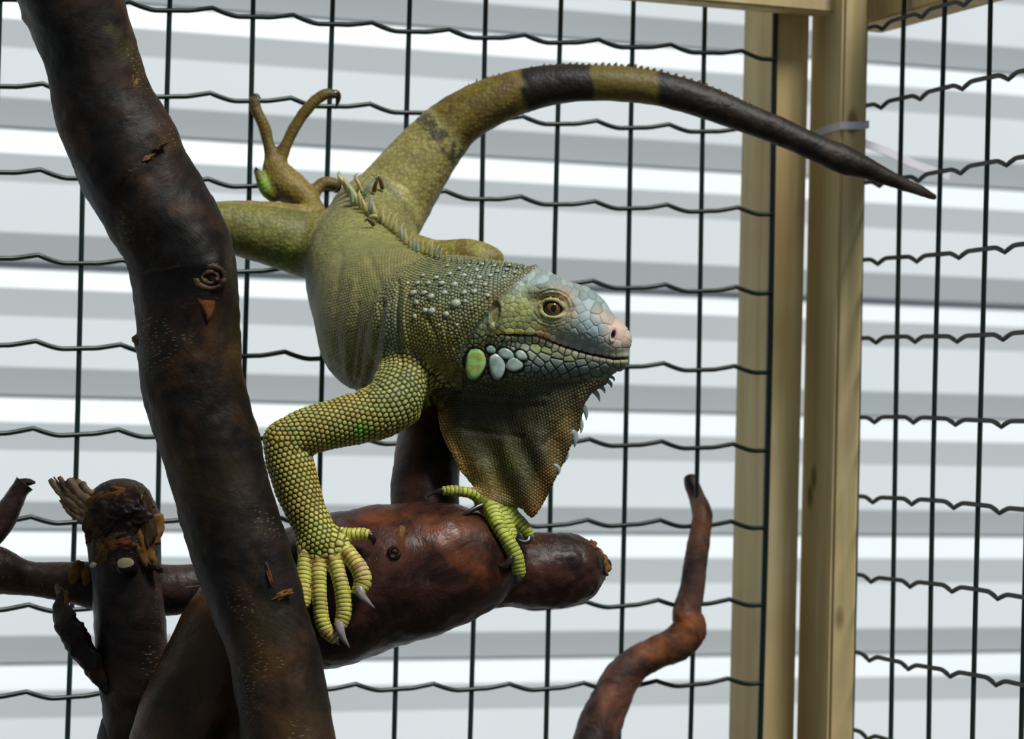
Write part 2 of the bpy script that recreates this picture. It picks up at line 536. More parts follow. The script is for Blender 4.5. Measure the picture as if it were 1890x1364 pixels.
def lump(name, c, rx, ry, rz, mat, parent, amp=0.25, seed=0.0, sub=4, rot=0.0, nfreq=1.6):
    """rough rounded lump in local pixel space"""
    import bmesh
    bm = bmesh.new(); bmesh.ops.create_icosphere(bm, subdivisions=sub, radius=1.0)
    P = np.array([v.co[:] for v in bm.verts]); 
    n_ = noise3(P, nfreq, seed) * amp + noise3(P, nfreq * 3, seed + 3) * amp * .5
    P = P * (1 + n_)[:, None] * np.array([rx, ry, rz])
    ca, sa = math.cos(rot), math.sin(rot)
    P = np.stack([P[:, 0] * ca - P[:, 1] * sa, P[:, 0] * sa + P[:, 1] * ca, P[:, 2]], 1)
    Wp = W(P + np.array(c))
    for v, w in zip(bm.verts, Wp): v.co = w
    for f in bm.faces: f.smooth = True
    bmesh.ops.recalc_face_normals(bm, faces=bm.faces)
    me = bpy.data.meshes.new(name); bm.to_mesh(me); bm.free()
    return link(name, me, mat, parent)

ZL = -200
limb = empty('tree_limb', W((445, 5000, ZL))[0]); tag(limb, 'thick dark wavy tree limb rising across the left foreground with a knot', 'branch')
trunk_pts = [(620, 5000, ZL, 92), (560, 1900, ZL, 92), (545, 1480, ZL, 90), (530, 1364, ZL, 88), (503, 1200, ZL, 84), (472, 1100, ZL, 87), (438, 1000, ZL, 92),
             (408, 900, ZL, 89), (378, 800, ZL, 93), (355, 700, ZL, 94), (349, 600, ZL, 97), (343, 510, ZL, 97), (322, 440, ZL, 98), (278, 365, ZL, 101), (232, 285, ZL, 102),
             (196, 205, ZL, 93), (172, 110, ZL, 86), (134, 0, ZL, 92), (90, -120, ZL, 92), (60, -500, ZL, 92), (80, -1300, ZL, 90)]
tube('limb_body', trunk_pts, M['bark_trunk'], limb, n=14, seg=72, rough=0.05, fine=0.014, seed=1.0,
     knots=[(390, 505, -285, 46, 12), (385, 512, -300, 16, -9), (355, 470, -290, 50, 5), (262, 632, -200, 12, 8), (268, 400, -270, 60, 6), (50, 30, -200, 16, 8), (300, 250, -250, 50, 5)],
     tints=[(520, 1230, 50, 40, .8), (300, 260, 40, 50, .5), (260, 330, 60, 40, .5), (440, 700, 30, 60, .5), (530, 1330, 60, 40, .5), (225, 150, 40, 40, .3), (470, 1180, 60, 60, -.6), (560, 1330, 60, 60, -.5), (400, 900, 60, 60, -.4), (440, 640, 25, 60, -.7)])
# knot ring, the orange scar under it and the snapped side shoot
for rr_, rx_ in ((25, 6.5), (13, 4.5)):
    pts = []
    for a in np.linspace(0, 2 * math.pi, 22):
        pts.append((387 + math.cos(a) * rr_ * 1.1, 512 + math.sin(a) * rr_ * 0.8, -299 - (24 - rr_) * 0.15 + (3 if rr_ < 10 else 0) + 0.004 * (math.cos(a) * rr_ + 38) ** 2 * .6, rx_ + 1.2 * math.sin(a * 3 + rr_)))
    tube('knot_ring', pts, M['bark_brown'], limb, n=3, seg=10, rough=0.3, fine=0.15, seed=rr_, cap='none')
lump('knot_core', (387, 513, -290), 16, 12, 9, M['bark_trunk'], limb, 0.3, 2.0, 3)
def patch_on(name, poly, z0, cx_, r_, th, mat, parent, cxf=None):
    """small flake following a limb of radius r_ and axis x = cx_ (may vary with y)"""
    pts = []; P = np.array(poly, float)
    n = len(P); c = P.mean(0)
    rings = [0.0, 0.45, 0.8, 1.0]
    V = [];
    for lay in (0, 1):
        for k_ in rings[1:]:
            for p in P:
                q = c + (p - c) * k_
                xx = cxf(q[1]) if cxf else cx_
                zz = z0 - math.sqrt(max(1.0, r_ * r_ - (q[0] - xx) ** 2))
                h = th * (1 - 0.85 * k_ ** 3) if lay == 0 else -6
                V.append((q[0], q[1], zz - h))
    xx = cxf(c[1]) if cxf else cx_
    zc_ = z0 - math.sqrt(max(1.0, r_ * r_ - (c[0] - xx) ** 2))
    V.append((c[0], c[1], zc_ - th)); V.append((c[0], c[1], zc_ + 6))
    F = []
    for lay in (0, 1):
        o = lay * 3 * n
        for j in range(n):
            F.append((len(V) - 2 + lay, o + j, o + (j + 1) % n))
            for k_ in (0, 1):
                F.append((o + k_ * n + j, o + k_ * n + n + j, o + k_ * n + n + (j + 1) % n, o + k_ * n + (j + 1) % n))
    for j in range(n):
        F.append((2 * n + j, 5 * n + j, 5 * n + (j + 1) % n, 2 * n + (j + 1) % n))
    me = make_mesh(name, W(np.array(V)), F, True)
    import bmesh
    bm = bmesh.new(); bm.from_mesh(me); bmesh.ops.recalc_face_normals(bm, faces=bm.faces); bm.to_mesh(me); bm.free()
    return link(name, me, mat, parent)
_tp = catmull([p for p in trunk_pts if -200 < p[1] < 1500], 20)
_o = np.argsort(_tp[:, 1])
trunk_cx = lambda y: float(np.interp(y, _tp[_o, 1], _tp[_o, 0]))
patch_on('scar', [(352, 538), (404, 545), (398, 566), (390, 584), (384, 597), (378, 582), (366, 560)], ZL, 0, 97, 6.5, M['scar'], limb, trunk_cx)
lump('snapped_shoot', (258, 630, -205), 15, 10, 13, M['flake'], limb, 0.45, 6.0, 3, 0.3)
lump('snapped_shoot', (50, 31, -205), 9, 7, 9, M['bark_trunk'], limb, 0.45, 8.0, 3, 0.3)
lump('bark_flake', (516, 1099, -272), 26, 6, 7, M['flake'], limb, 0.5, 2.0, 4, -0.3, 2.5)
lump('bark_flake', (497, 1062, -284), 4, 18, 5, M['heart'], limb, 0.5, 5.0, 3, -0.25, 2.5)
for a_ in (0, 1, 2):
    lump('bark_flake', (238 + 26 * a_, 318 - 22 * a_, -300 + 6 * a_), 20, 5, 7, M['bark_brown'] if a_ != 1 else M['flake'], limb, 0.55, 2.0 + a_, 4, -0.6, 2.6)
lump('bark_flake', (240, 165, -258), 18, 9, 6, M['flake'], limb, 0.55, 9.0, 4, -1.0, 2.6)

# the thick branch the iguana stands on
br = empty('thick_branch', W((330, 4700, 20))[0]); tag(br, 'thick red-brown branch under the iguana\'s front feet, ending in a cut stub', 'branch')
tube('branch_limb', [(300, 4750, 40, 115), (300, 1900, 20, 112), (335, 1480, 10, 112), (352, 1364, 15, 110), (405, 1240, 30, 108), (470, 1150, 50, 118), (535, 1108, 55, 130), (610, 1092, 50, 143), (700, 1066, 45, 131), (800, 1050, 45, 122),
                     (870, 1034, 55, 103), (915, 1018, 70, 76)], M['bark_branch'], br, n=14, seg=72, rough=0.045, fine=0.013, seed=4.0,
     knots=[(728, 1020, -70, 14, -5), (728, 1020, -75, 26, 4), (640, 960, 0, 40, -4), (850, 950, 0, 50, 8)],
     tints=[(830, 975, 60, 28, .8), (700, 955, 60, 20, .55), (770, 1000, 50, 30, .35), (880, 1040, 40, 40, .5), (400, 1310, 60, 30, .5), (360, 1200, 110, 130, -.9), (330, 1400, 120, 90, -.7)])
stub = tube('stub', [(850, 1050, 120, 62), (930, 1054, 150, 68), (1000, 1054, 165, 70), (1045, 1052, 176, 68), (1076, 1049, 185, 60), (1096, 1046, 190, 47), (1110, 1044, 193, 30), (1119, 1043, 195, 14)], M['bark_branch'], br, n=10, seg=56, rough=0.05, fine=0.03, seed=8.0)
lump('cut_end', (1108, 1040, 182), 15, 26, 20, M['flake'], stub, 0.5, 3.0, 4, -0.25, 2.6)
lump('cut_end', (1092, 1012, 172), 14, 10, 16, M['heart'], stub, 0.5, 6.0, 4, 0.6, 2.6)
tube('fork', [(790, 1040, 90, 60), (784, 930, 130, 64), (788, 860, 165, 62), (800, 790, 215, 60), (815, 735, 260, 58)], M['bark_branch'], br, n=10, seg=48, rough=0.03, fine=0.01, seed=12.0)
kn = []
for a in np.linspace(0, 2 * math.pi, 18):
    kn.append((728 + 9 * math.cos(a), 1020 + 10 * math.sin(a), -84 , 3.2 + math.sin(2 * a)))
tube('knot_ring', kn, M['bark_brown'], br, n=3, seg=8, rough=0.3, fine=0.1, cap='none')
lump('bark_flake', (738, 990, -62), 7, 18, 5, M['flake'], br, 0.4, 4.0, 4, 0.25, 2.4)

# broken stump on the left
st = empty('broken_stump', W((60, 4650, 230))[0]); tag(st, 'upright broken stump with splintered top at lower left', 'stump')
tube('stump_body', [(60, 4650, 230, 66), (215, 1700, 190, 62), (248, 1364, 166, 60), (246, 1260, 156, 63), (240, 1150, 150, 68), (234, 1070, 150, 66), (228, 1000, 150, 68), (224, 955, 150, 70), (221, 925, 152, 60)],
     M['bark_stump'], st, n=10, seg=56, rough=0.06, fine=0.02, seed=15.0)
lump('broken_core', (222, 945, 98), 54, 44, 30, M['bark_stump'], st, 0.3, 5.0, 5, 0.1, 2.4)
lump('heartwood', (224, 1004, 84), 27, 13, 9, M['heart'], st, 0.5, 5.0, 4, 0.1, 2.6)
for i, (x, y, rx, ry, rot, sd) in enumerate([(180, 955, 20, 46, 0.35, 1), (200, 922, 40, 14, -0.25, 2), (240, 918, 38, 12, 0.35, 3), (272, 960, 14, 50, -0.12, 4), (262, 1010, 18, 40, -0.35, 5), (190, 1010, 14, 28, 0.2, 6), (212, 990, 26, 12, -0.5, 7), (238, 1000, 20, 12, 0.4, 8), (210, 968, 18, 24, 0.2, 9), (287, 1045, 16, 9, 0.7, 12)]):
    lump('bark_flake', (x, y, 88 + 3 * (i % 3)), rx, ry, 8, M['flake'] if i % 3 else M['bark_brown'], st, 0.38, sd * 3.1, 4, rot, 2.0)
tube('side_shoot', [(278, 1000, 130, 20), (286, 970, 125, 16), (288, 948, 122, 15)], M['flake'], st, n=6, seg=20, rough=0.12, fine=0.08, seed=3.0, cap='none')
tube('cut_shoot', [(236, 1052, 110, 24), (233, 1044, 70, 18), (232, 1040, 58, 16.5)], M['bark_stump'], st, n=5, seg=24, rough=0.05, fine=0.05, cap='none')
lump('cut_face', (232, 1040, 57), 16, 10.5, 3, M['cut'], st, 0.08, 2.0, 3, -0.1)
lump('cut_face', (172, 1043, 84), 7, 5, 4, M['cut'], st, 0.2, 3.0, 3, -0.4)
for i, (x0, y0, x1, y1, w0, w1) in enumerate([(178, 975, 92, 884, 15, 5), (176, 962, 108, 880, 13, 4), (180, 950, 126, 884, 13, 6), (184, 940, 140, 886, 12, 7), (172, 985, 112, 922, 10, 3), (186, 930, 150, 890, 10, 6), (176, 968, 99, 880, 12, 3), (182, 945, 133, 882, 12, 5), (178, 958, 116, 896, 13, 4), (188, 935, 146, 886, 11, 5), (174, 978, 102, 902, 11, 3), (184, 948, 121, 888, 10, 4)]):
    zz = 150 - 5 * (i % 3)
    w0, w1 = (w0 * .85, w1 * 1.0) if i < 6 else (w0 * .55, w1 * .5)
    tube('splinter', [(x0, y0, zz - 10, w0), ((x0 * 2 + x1) / 3 + 2, (y0 * 2 + y1) / 3 - 2, zz - 8, w0 * .95), ((x0 + 2 * x1) / 3 - 2, (y0 + 2 * y1) / 3 + 2, zz, (w0 + w1) / 2), (x1, y1, zz + 4, w1)], M['splinter'], st, n=6, seg=5 if i < 6 else 6, rough=0.3, fine=0.3, seed=i * 2.0, cap='none')

# snapped stick leaning on the stump
sk = empty('snapped_stick', W((185, 1250, 124))[0])
tube('stick_body', [(108, 1086, 140, 5), (114, 1104, 132, 11), (116, 1128, 126, 18), (128, 1158, 122, 25), (152, 1195, 122, 24), (180, 1240, 124, 18), (196, 1275, 126, 10)], M['bark_stump'], sk, n=6, seg=24, rough=0.25, fine=0.12, seed=21.0)
lump('broken_tip', (109, 1092, 132), 6, 14, 6, M['splinter'], sk, 0.4, 3.0, 3, -0.4)
lump('torn_bark', (122, 1110, 118), 5, 22, 6, M['flake'], sk, 0.5, 7.0, 3, 0.1)
tag(sk, 'short snapped dark stick jutting out left of the stump', 'stick')

# level branch on the far left with an upturned twig
sb = empty('side_branch', W((60, 1068, 250))[0]); tag(sb, 'level brown branch behind the stump with upturned twig at left edge', 'branch')
tube('branch_body', [(-420, 930, 300, 44), (-160, 985, 280, 44), (-60, 1035, 262, 45), (0, 1055, 262, 43), (50, 1067, 270, 33), (110, 1072, 276, 36), (190, 1082, 280, 46), (300, 1089, 284, 48), (370, 1082, 288, 42), (470, 1075, 296, 36)], M['bark_stump'], sb, n=10, seg=40, rough=0.05, fine=0.02, seed=24.0, tints=[(60, 1085, 80, 25, .6)])
tube('twig', [(-60, 1030, 255, 26), (-30, 1000, 250, 24), (0, 968, 246, 24), (22, 930, 242, 20), (36, 905, 240, 17), (46, 892, 240, 19)], M['bark_twig'], sb, n=8, seg=28, rough=0.05, fine=0.03, seed=27.0, cap='none')
lump('broken_tip', (47, 890, 240), 20, 7, 15, M['bark_trunk'], sb, 0.25, 3.0, 3, 0.05)
for i, (x, y, rx, ry, rot) in enumerate([(140, 1055, 15, 24, 0.3), (158, 1064, 8, 16, -0.2)]):
    lump('bark_flake', (x, y, 236), rx, ry, 8, M['flake'], sb, 0.3, i * 4.0, 3, rot)

# twig on the right; its tip pokes through the mesh
tw = empty('bent_twig', W((1060, 4400, 640))[0]); tag(tw, 'thin bent twig with orange elbow standing before the pine posts', 'twig')
def meshz(x): 
    d = 1.0 / (1 / 1.464 - (1 / 1.464 - 1 / 1.637) * x / 1418.0)
    return FPX * math.log(d / D0)
tube('twig_body', [(960, 4400, 700, 42), (1010, 1800, 800, 42), (1068, 1480, 880, 41), (1098, 1364, 930, 40), (1128, 1290, 950, 37), (1160, 1236, 965, 33), (1205, 1208, 975, 31), (1246, 1190, 980, 33), (1272, 1160, 985, 31), (1268, 1132, 990, 27), (1276, 1095, 995, 24),
                   (1284, 1040, 1000, 22), (1292, 985, 1010, 20), (1296, 950, 1022, 19), (1286, 918, 1050, 15), (1277, 895, 1062, 14), (1275, 884, 1066, 13)], M['bark_twig'], tw, n=10, seg=32, rough=0.06, fine=0.03, seed=31.0,
     knots=[(1258, 1135, 970, 16, 5), (1290, 1165, 975, 20, 4), (1235, 1180, 960, 15, 4)],
     tints=[(1270, 1160, 40, 34, 1.2), (1215, 1200, 34, 28, 1.1), (1292, 960, 25, 45, .5), (1130, 1300, 25, 60, .5)])
from mathutils.kdtree import KDTree
# ================================================================ THE IGUANA
# One implicit surface, sampled on a grid, becomes the body; claws, spines, eye and plates are its parts.
H = 3.5
G0 = np.array([330.0, 90.0, -190.0]); G1 = np.array([1760.0, 1235.0, 810.0])
GN = np.ceil((G1 - G0) / H).astype(int) + 1
FIELD = np.full(GN, 60.0, dtype=np.float32)
AX = [(G0[i] + H * np.arange(GN[i])).astype(np.float32) for i in range(3)]

def sub(lo, hi):
    a = np.clip(np.floor((np.asarray(lo) - G0) / H).astype(int), 0, GN - 1)
    b = np.clip(np.ceil((np.asarray(hi) - G0) / H).astype(int) + 1, 1, GN)
    sl = tuple(slice(a[i], b[i]) for i in range(3))
    X = AX[0][sl[0]][:, None, None]; Y = AX[1][sl[1]][None, :, None]; Zz = AX[2][sl[2]][None, None, :]
    return sl, X, Y, Zz

def smin(a, b, k):
    if k <= 0: return np.minimum(a, b)
    h = np.maximum(k - np.abs(a - b), 0) / k
    return np.minimum(a, b) - h * h * k * 0.25

def put(sl, d, k): FIELD[sl] = smin(FIELD[sl], d.astype(np.float32), k)
def cut(sl, d, k):
    a = FIELD[sl]; b = -d.astype(np.float32)
    h = np.maximum(k - np.abs(a - b), 0) / k
    FIELD[sl] = np.maximum(a, b) + h * h * k * 0.25

CHAINS = []          # (name, points) used later for colour and for the rows of scales
def chain(name, pts, k=12, n=4, flat=None, keep=True):
    C = catmull(pts, n)
    if keep: CHAINS.append((name, C))
    m_ = 45
    lo = C[:, :3].min(0) - C[:, 3].max() - m_ - H; hi = C[:, :3].max(0) + C[:, 3].max() + m_ + H
    sl, X, Y, Zz = sub(lo, hi)
    tmp = np.full((X.shape[0], Y.shape[1], Zz.shape[2]), 60.0, dtype=np.float32)
    base = [s.start for s in sl]
    for i in range(len(C) - 1):
        A = C[i]; B = C[i + 1]
        r = max(A[3], B[3]) + m_
        s2, x, y, z = sub(np.minimum(A[:3], B[:3]) - r, np.maximum(A[:3], B[:3]) + r)
        s3 = tuple(slice(s2[j].start - base[j], s2[j].stop - base[j]) for j in range(3))
        ab = (B - A)[:3]; L2 = max(1e-6, float(ab @ ab))
        px, py, pz = x - A[0], y - A[1], z - A[2]
        t = np.clip((px * ab[0] + py * ab[1] + pz * ab[2]) / L2, 0, 1)
        qx, qy, qz = px - t * ab[0], py - t * ab[1], pz - t * ab[2]
        if flat is not None:
            fx, fy, fz, fs = flat
            dd = (qx * fx + qy * fy + qz * fz) * (1 / fs - 1)
            qx, qy, qz = qx + fx * dd, qy + fy * dd, qz + fz * dd
        d = np.sqrt(qx * qx + qy * qy + qz * qz) - (A[3] + t * (B[3] - A[3]))
        if flat is not None: d = d * min(1.0, fs)
        tmp[s3] = np.minimum(tmp[s3], d)
    put(sl, tmp, k)

def rotm(yaw=0.0, tilt=0.0):
    """local frame: x along the head, yaw towards the camera, tilt down in the picture"""
    cy, sy = math.cos(yaw), math.sin(yaw); ct, s_t = math.cos(tilt), math.sin(tilt)
    ex = np.array([cy * ct, s_t * cy, -sy]); ey = np.array([-s_t, ct, 0.0]); ez = np.cross(ex, ey)
    return np.stack([ex, ey, ez])

def ellip(c, r, k=12, R=None, hole=False):
    R = np.eye(3) if R is None else R
    m_ = max(r) + 45
    sl, X, Y, Zz = sub(np.array(c) - m_, np.array(c) + m_)
    px, py, pz = X - c[0], Y - c[1], Zz - c[2]
    q = [R[i, 0] * px + R[i, 1] * py + R[i, 2] * pz for i in range(3)]
    k0 = np.sqrt(sum((q[i] / r[i]) ** 2 for i in range(3)))
    k1 = np.sqrt(sum((q[i] / r[i] ** 2) ** 2 for i in range(3)))
    d = k0 * (k0 - 1) / np.maximum(k1, 1e-5)
    (cut if hole else put)(sl, d, k)

YAW = math.radians(15); HR = rotm(YAW, math.radians(10))
hz = lambda x: -(x - 1010.0) * 0.26

# --- trunk of the body: from the shoulders back and up to the hips
chain('torso', [(835, 612, 55, 96), (775, 610, 130, 112), (722, 580, 240, 122), (690, 550, 360, 118), (668, 490, 480, 104), (672, 440, 570, 86), (690, 405, 630, 76)], 30, 5)
ellip((697, 628, 265), (104, 102, 150), 40)
# --- neck and throat
chain('neck', [(800, 600, 90, 112), (850, 590, 45, 104), (905, 580, 15, 86), (950, 575, 5, 72)], 30, 4)
chain('nape', [(800, 512, 110, 40), (860, 512, 60, 36), (920, 514, 25, 30), (970, 518, 10, 26)], 30, 3, keep=False)
# --- tail
chain('tail', [(690, 410, 620, 80), (722, 372, 648, 74), (758, 322, 655, 66), (796, 272, 655, 58), (838, 228, 655, 50), (890, 196, 655, 46), (945, 174, 655, 42), (1010, 158, 655, 38), (1080, 153, 655, 34),
               (1150, 155, 658, 33), (1225, 166, 660, 32), (1300, 188, 662, 31), (1370, 215, 664, 28), (1440, 243, 667, 26), (1510, 275, 670, 25), (1555, 294, 672, 27), (1600, 311, 674, 20), (1650, 333, 676, 14), (1700, 353, 678, 9.5), (1724, 364, 679, 6)], 22, 4)
# --- hind leg on our side
chain('thigh', [(655, 470, 570, 66), (590, 458, 565, 62), (520, 440, 550, 56), (450, 425, 540, 50), (395, 415, 535, 42), (360, 410, 535, 34)], 26, 4)
chain('shin', [(365, 404, 545, 30), (420, 398, 575, 27), (490, 396, 610, 25), (550, 398, 640, 21), (582, 392, 665, 19)], 8, 4)
chain('hindfoot', [(582, 390, 668, 18), (560, 365, 690, 26), (530, 342, 702, 32), (510, 318, 708, 26), (505, 300, 712, 16)], 10, 4)
HIND = [[(505, 305, 712, 15), (497, 270, 716, 11), (488, 235, 718, 11), (474, 205, 720, 11), (469, 188, 722, 11)],
        [(514, 300, 712, 14), (530, 262, 716, 11), (548, 228, 718, 11), (575, 192, 720, 11), (600, 174, 722, 10), (615, 174, 724, 9)],
        [(570, 375, 690, 15), (582, 352, 700, 13), (598, 338, 706, 12), (615, 340, 710, 13)],
        [(505, 360, 694, 14), (492, 350, 690, 13), (484, 336, 688, 11), (478, 322, 690, 9)]]
for f in HIND: chain('hindtoe', f, 7, 4)
# --- far hind knee
chain('farthigh', [(730, 470, 580, 50), (800, 482, 540, 40), (865, 477, 510, 36), (905, 480, 500, 26)], 12, 4)
# --- near front leg
chain('arm', [(770, 690, 60, 66), (735, 730, 5, 58), (690, 762, -20, 51), (625, 780, -35, 45), (565, 797, -45, 43), (527, 815, -48, 38)], 22, 4)
chain('forearm', [(522, 812, -48, 35), (532, 845, -52, 42), (547, 895, -58, 42), (563, 940, -66, 37), (580, 975, -74, 36), (590, 1002, -80, 38)], 9, 4)
ellip((597, 1008, -82), (48, 34, 22), 12)
FING = [[(568, 1012, -90, 17), (561, 1045, -100, 14), (559, 1080, -106, 14), (560, 1112, -108, 13)],
        [(587, 1020, -95, 17), (588, 1060, -105, 14.5), (590, 1100, -108, 14), (593, 1140, -107, 14), (601, 1163, -103, 14), (614, 1176, -98, 12)],
        [(610, 1018, -98, 17), (624, 1058, -108, 15), (632, 1095, -110, 15.5), (635, 1128, -108, 15.5), (630, 1150, -106, 13)],
        [(626, 1004, -95, 18), (648, 1028, -106, 15.5), (664, 1052, -110, 17), (670, 1072, -110, 17), (664, 1088, -110, 14)],
        [(622, 990, -84, 17), (648, 986, -92, 12), (668, 985, -94, 11), (677, 986, -94, 10)]]
for f in FING: chain('finger', f, 7, 4)
# --- far front leg, mostly behind the throat flap
chain('fararm', [(850, 690, 150, 62), (880, 760, 150, 44), (925, 825, 120, 36), (915, 880, 70, 30), (898, 922, 30, 22), (905, 936, 12, 20)], 14, 4)
FARF = [[(890, 918, 22, 13), (865, 909, 18, 10.5), (840, 906, 20, 10.5), (820, 906, 22, 9)],
        [(906, 936, 8, 17), (921, 972, -14, 14), (938, 1000, -14, 14), (953, 1028, -8, 14), (958, 1056, 2, 13)],
        [(920, 936, 8, 13), (935, 962, 2, 11), (945, 985, 2, 11)],
        [(932, 938, 14, 15), (952, 956, 14, 12), (970, 976, 18, 12), (976, 990, 24, 10)]]
for f in FARF: chain('farfinger', f, 6, 4)
# --- head
ellip((985, 578, hz(985)), (92, 74, 66), 14, HR)                 # skull
ellip((930, 610, hz(930) + 5), (70, 84, 70), 18, HR)             # jaw muscle
chain('head', [(1000, 584, hz(1000), 62), (1060, 594, hz(1060), 54), (1100, 610, hz(1100), 45), (1126, 626, hz(1126), 36)], 14, 4)
ellip((1128, 628, hz(1128)), (38, 31, 27), 12, HR)               # nose
chain('head', [(970, 522, hz(970), 28), (1000, 524, hz(1000), 26), (1035, 540, hz(1035), 24), (1075, 552, hz(1075), 24), (1100, 568, hz(1100), 20)], 12, 3)
chain('head', [(900, 655, hz(900), 66), (960, 655, hz(960), 60), (1030, 660, hz(1030), 44), (1090, 666, hz(1090), 30), (1140, 666, hz(1140), 20)], 12, 4)
ellip((892, 660, hz(892) - 48), (50, 46, 28), 14)                # jowl under the big cheek plate
chain('head', [(985, 540, hz(985) - 58, 13), (1010, 533, hz(1010) - 58, 13), (1035, 541, hz(1035) - 52, 12), (1052, 560, hz(1052) - 44, 10)], 10, 3)
# --- throat flap
DEW = np.array([(840, 700), (900, 690), (1000, 690), (1080, 690), (1125, 690), (1120, 708), (1092, 726), (1078, 748), (1073, 785), (1058, 815), (1042, 850), (1022, 892), (1003, 930), (991, 950), (981, 957), (972, 950), (962, 938),
                (935, 930), (900, 916), (868, 893), (848, 868), (836, 842), (822, 818), (812, 795), (808, 765), (815, 725)], float)
def poly_sdf(X, Y, P):
    d = np.full(np.broadcast(X, Y).shape, 1e9); s = np.ones_like(d)
    n = len(P)
    for i in range(n):
        a = P[i]; b = P[i - 1]
        e = b - a; wx = X - a[0]; wy = Y - a[1]
        t = np.clip((wx * e[0] + wy * e[1]) / (e @ e), 0, 1)
        d = np.minimum(d, (wx - e[0] * t) ** 2 + (wy - e[1] * t) ** 2)
        c1 = Y >= a[1]; c2 = Y < b[1]; c3 = e[0] * wy > e[1] * wx
        flip = (c1 & c2 & c3) | (~c1 & ~c2 & ~c3)
        s = np.where(flip, -s, s)
    return s * np.sqrt(d)
def dew_mid(X, Y):
    return (-(X - 950) * 0.22 + 14) + 10 * np.sin((X * 0.92 + Y * 0.38) * 0.045) * smoothstep(700, 800, Y) - 10 * smoothstep(720, 900, Y) + 5 * np.sin((X * 1.1 - Y * 0.5) * 0.09) * smoothstep(740, 850, Y)
sl, X, Y, Zz = sub((760, 640, -140), (1180, 1000, 140))
X2 = X[:, :, 0]; Y2 = Y[:, :, 0]
D2 = poly_sdf(X2, Y2, DEW).astype(np.float32)
th = 5.0 + 14 * (1 - smoothstep(690, 790, Y2)) + 3 * smoothstep(0, 80, -D2)
mid = dew_mid(X2, Y2)
dz = Zz - mid[:, :, None]
q = np.sqrt(np.maximum(D2 + th, 0)[:, :, None] ** 2 + dz ** 2) - th[:, :, None]
inner = np.where((D2 + th)[:, :, None] < 0, np.abs(dz) - th[:, :, None], q)
put(sl, inner * 0.9, 16)
# --- eye: a socket and two lids
EYE = np.array([1019.0, 568.0, hz(1019) - 58.0])
ellip(tuple(EYE + np.array([0, 0, -4])), (20, 17, 16), 5, None, True)
def lid(pts, r, dz_):
    chain('lid', [(x, y, EYE[2] + dz_ + 0.012 * (x - 1019) ** 2, r) for x, y in pts], 4, 4, keep=False)
lid([(997, 566), (1002, 557), (1014, 552), (1028, 555), (1040, 566), (1052, 580)], 3.9, -9)
lid([(997, 566), (1002, 579), (1014, 585), (1030, 585), (1042, 581), (1054, 581)], 3.7, -8)
lid([(988, 560), (997, 546), (1016, 540), (1036, 546), (1050, 561), (1059, 578)], 3.8, -5)
lid([(989, 572), (998, 590), (1015, 596), (1036, 594), (1054, 588)], 3.6, -3)

# ---------------------------------------------------------------- surface nets
def surface_nets(F):
    ins = F < 0
    nx, ny, nz = F.shape
    cnt = np.zeros((nx - 1, ny - 1, nz - 1), np.int8)
    for a in (0, 1):
        for b in (0, 1):
            for c in (0, 1):
                cnt += ins[a:nx - 1 + a, b:ny - 1 + b, c:nz - 1 + c]
    act = np.argwhere((cnt > 0) & (cnt < 8))
    cid = np.full(cnt.shape, -1, np.int32); cid[tuple(act.T)] = np.arange(len(act))
    acc = np.zeros((len(act), 3)); num = np.zeros(len(act))
    cor = [(a, b, c) for a in (0, 1) for b in (0, 1) for c in (0, 1)]
    val = {c: F[act[:, 0] + c[0], act[:, 1] + c[1], act[:, 2] + c[2]] for c in cor}
    for c in cor:
        for ax in range(3):
            if c[ax]: continue
            d = list(c); d[ax] = 1; d = tuple(d)
            a, b = val[c], val[d]
            mk = (a < 0) != (b < 0)
            t = np.where(mk, a / np.where(mk, a - b, 1), 0)
            p = np.array(c, float)[None].repeat(len(act), 0); p[:, ax] = t
            acc[mk] += p[mk]; num[mk] += 1
    V = act + acc / num[:, None]
    quads = []
    for ax in range(3):
        s0 = [slice(None)] * 3; s1 = [slice(None)] * 3
        s0[ax] = slice(0, -1); s1[ax] = slice(1, None)
        a = ins[tuple(s0)]; b = ins[tuple(s1)]
        e = np.argwhere(a != b)
        o1, o2 = [i for i in range(3) if i != ax]
        e = e[(e[:, o1] > 0) & (e[:, o2] > 0) & (e[:, o1] < F.shape[o1] - 1) & (e[:, o2] < F.shape[o2] - 1)]
        flip = a[tuple(e.T)]
        def cell(d1, d2):
            c = e.copy(); c[:, o1] -= d1; c[:, o2] -= d2
            return cid[tuple(c.T)]
        qd = np.stack([cell(1, 1), cell(0, 1), cell(0, 0), cell(1, 0)], 1)
        if ax == 1: flip = ~flip
        qd[~flip] = qd[~flip][:, ::-1]
        quads.append(qd)
    return V, np.vstack(quads)

V, Q = surface_nets(FIELD)
V = V * H + G0

def vnormals(V, Q):
    fn = np.cross(V[Q[:, 2]] - V[Q[:, 0]], V[Q[:, 3]] - V[Q[:, 1]])
    vn = np.zeros_like(V)
    for k_ in range(4):
        for c in range(3):
            vn[:, c] += np.bincount(Q[:, k_], fn[:, c], len(V))
    return vn / np.maximum(np.linalg.norm(vn, axis=1), 1e-9)[:, None]

def relax(V, Q, n, amt=0.5):
    for _ in range(n):
        acc = np.zeros_like(V); cnt = np.zeros(len(V))
        for k_ in range(4):
            i = Q[:, k_]; j = Q[:, (k_ + 1) % 4]
            for c in range(3):
                acc[:, c] += np.bincount(i, V[j, c], len(V)) + np.bincount(j, V[i, c], len(V))
            cnt += np.bincount(i, minlength=len(V)) + np.bincount(j, minlength=len(V))
        V = V * (1 - amt) + amt * acc / np.maximum(cnt, 1)[:, None]
    return V

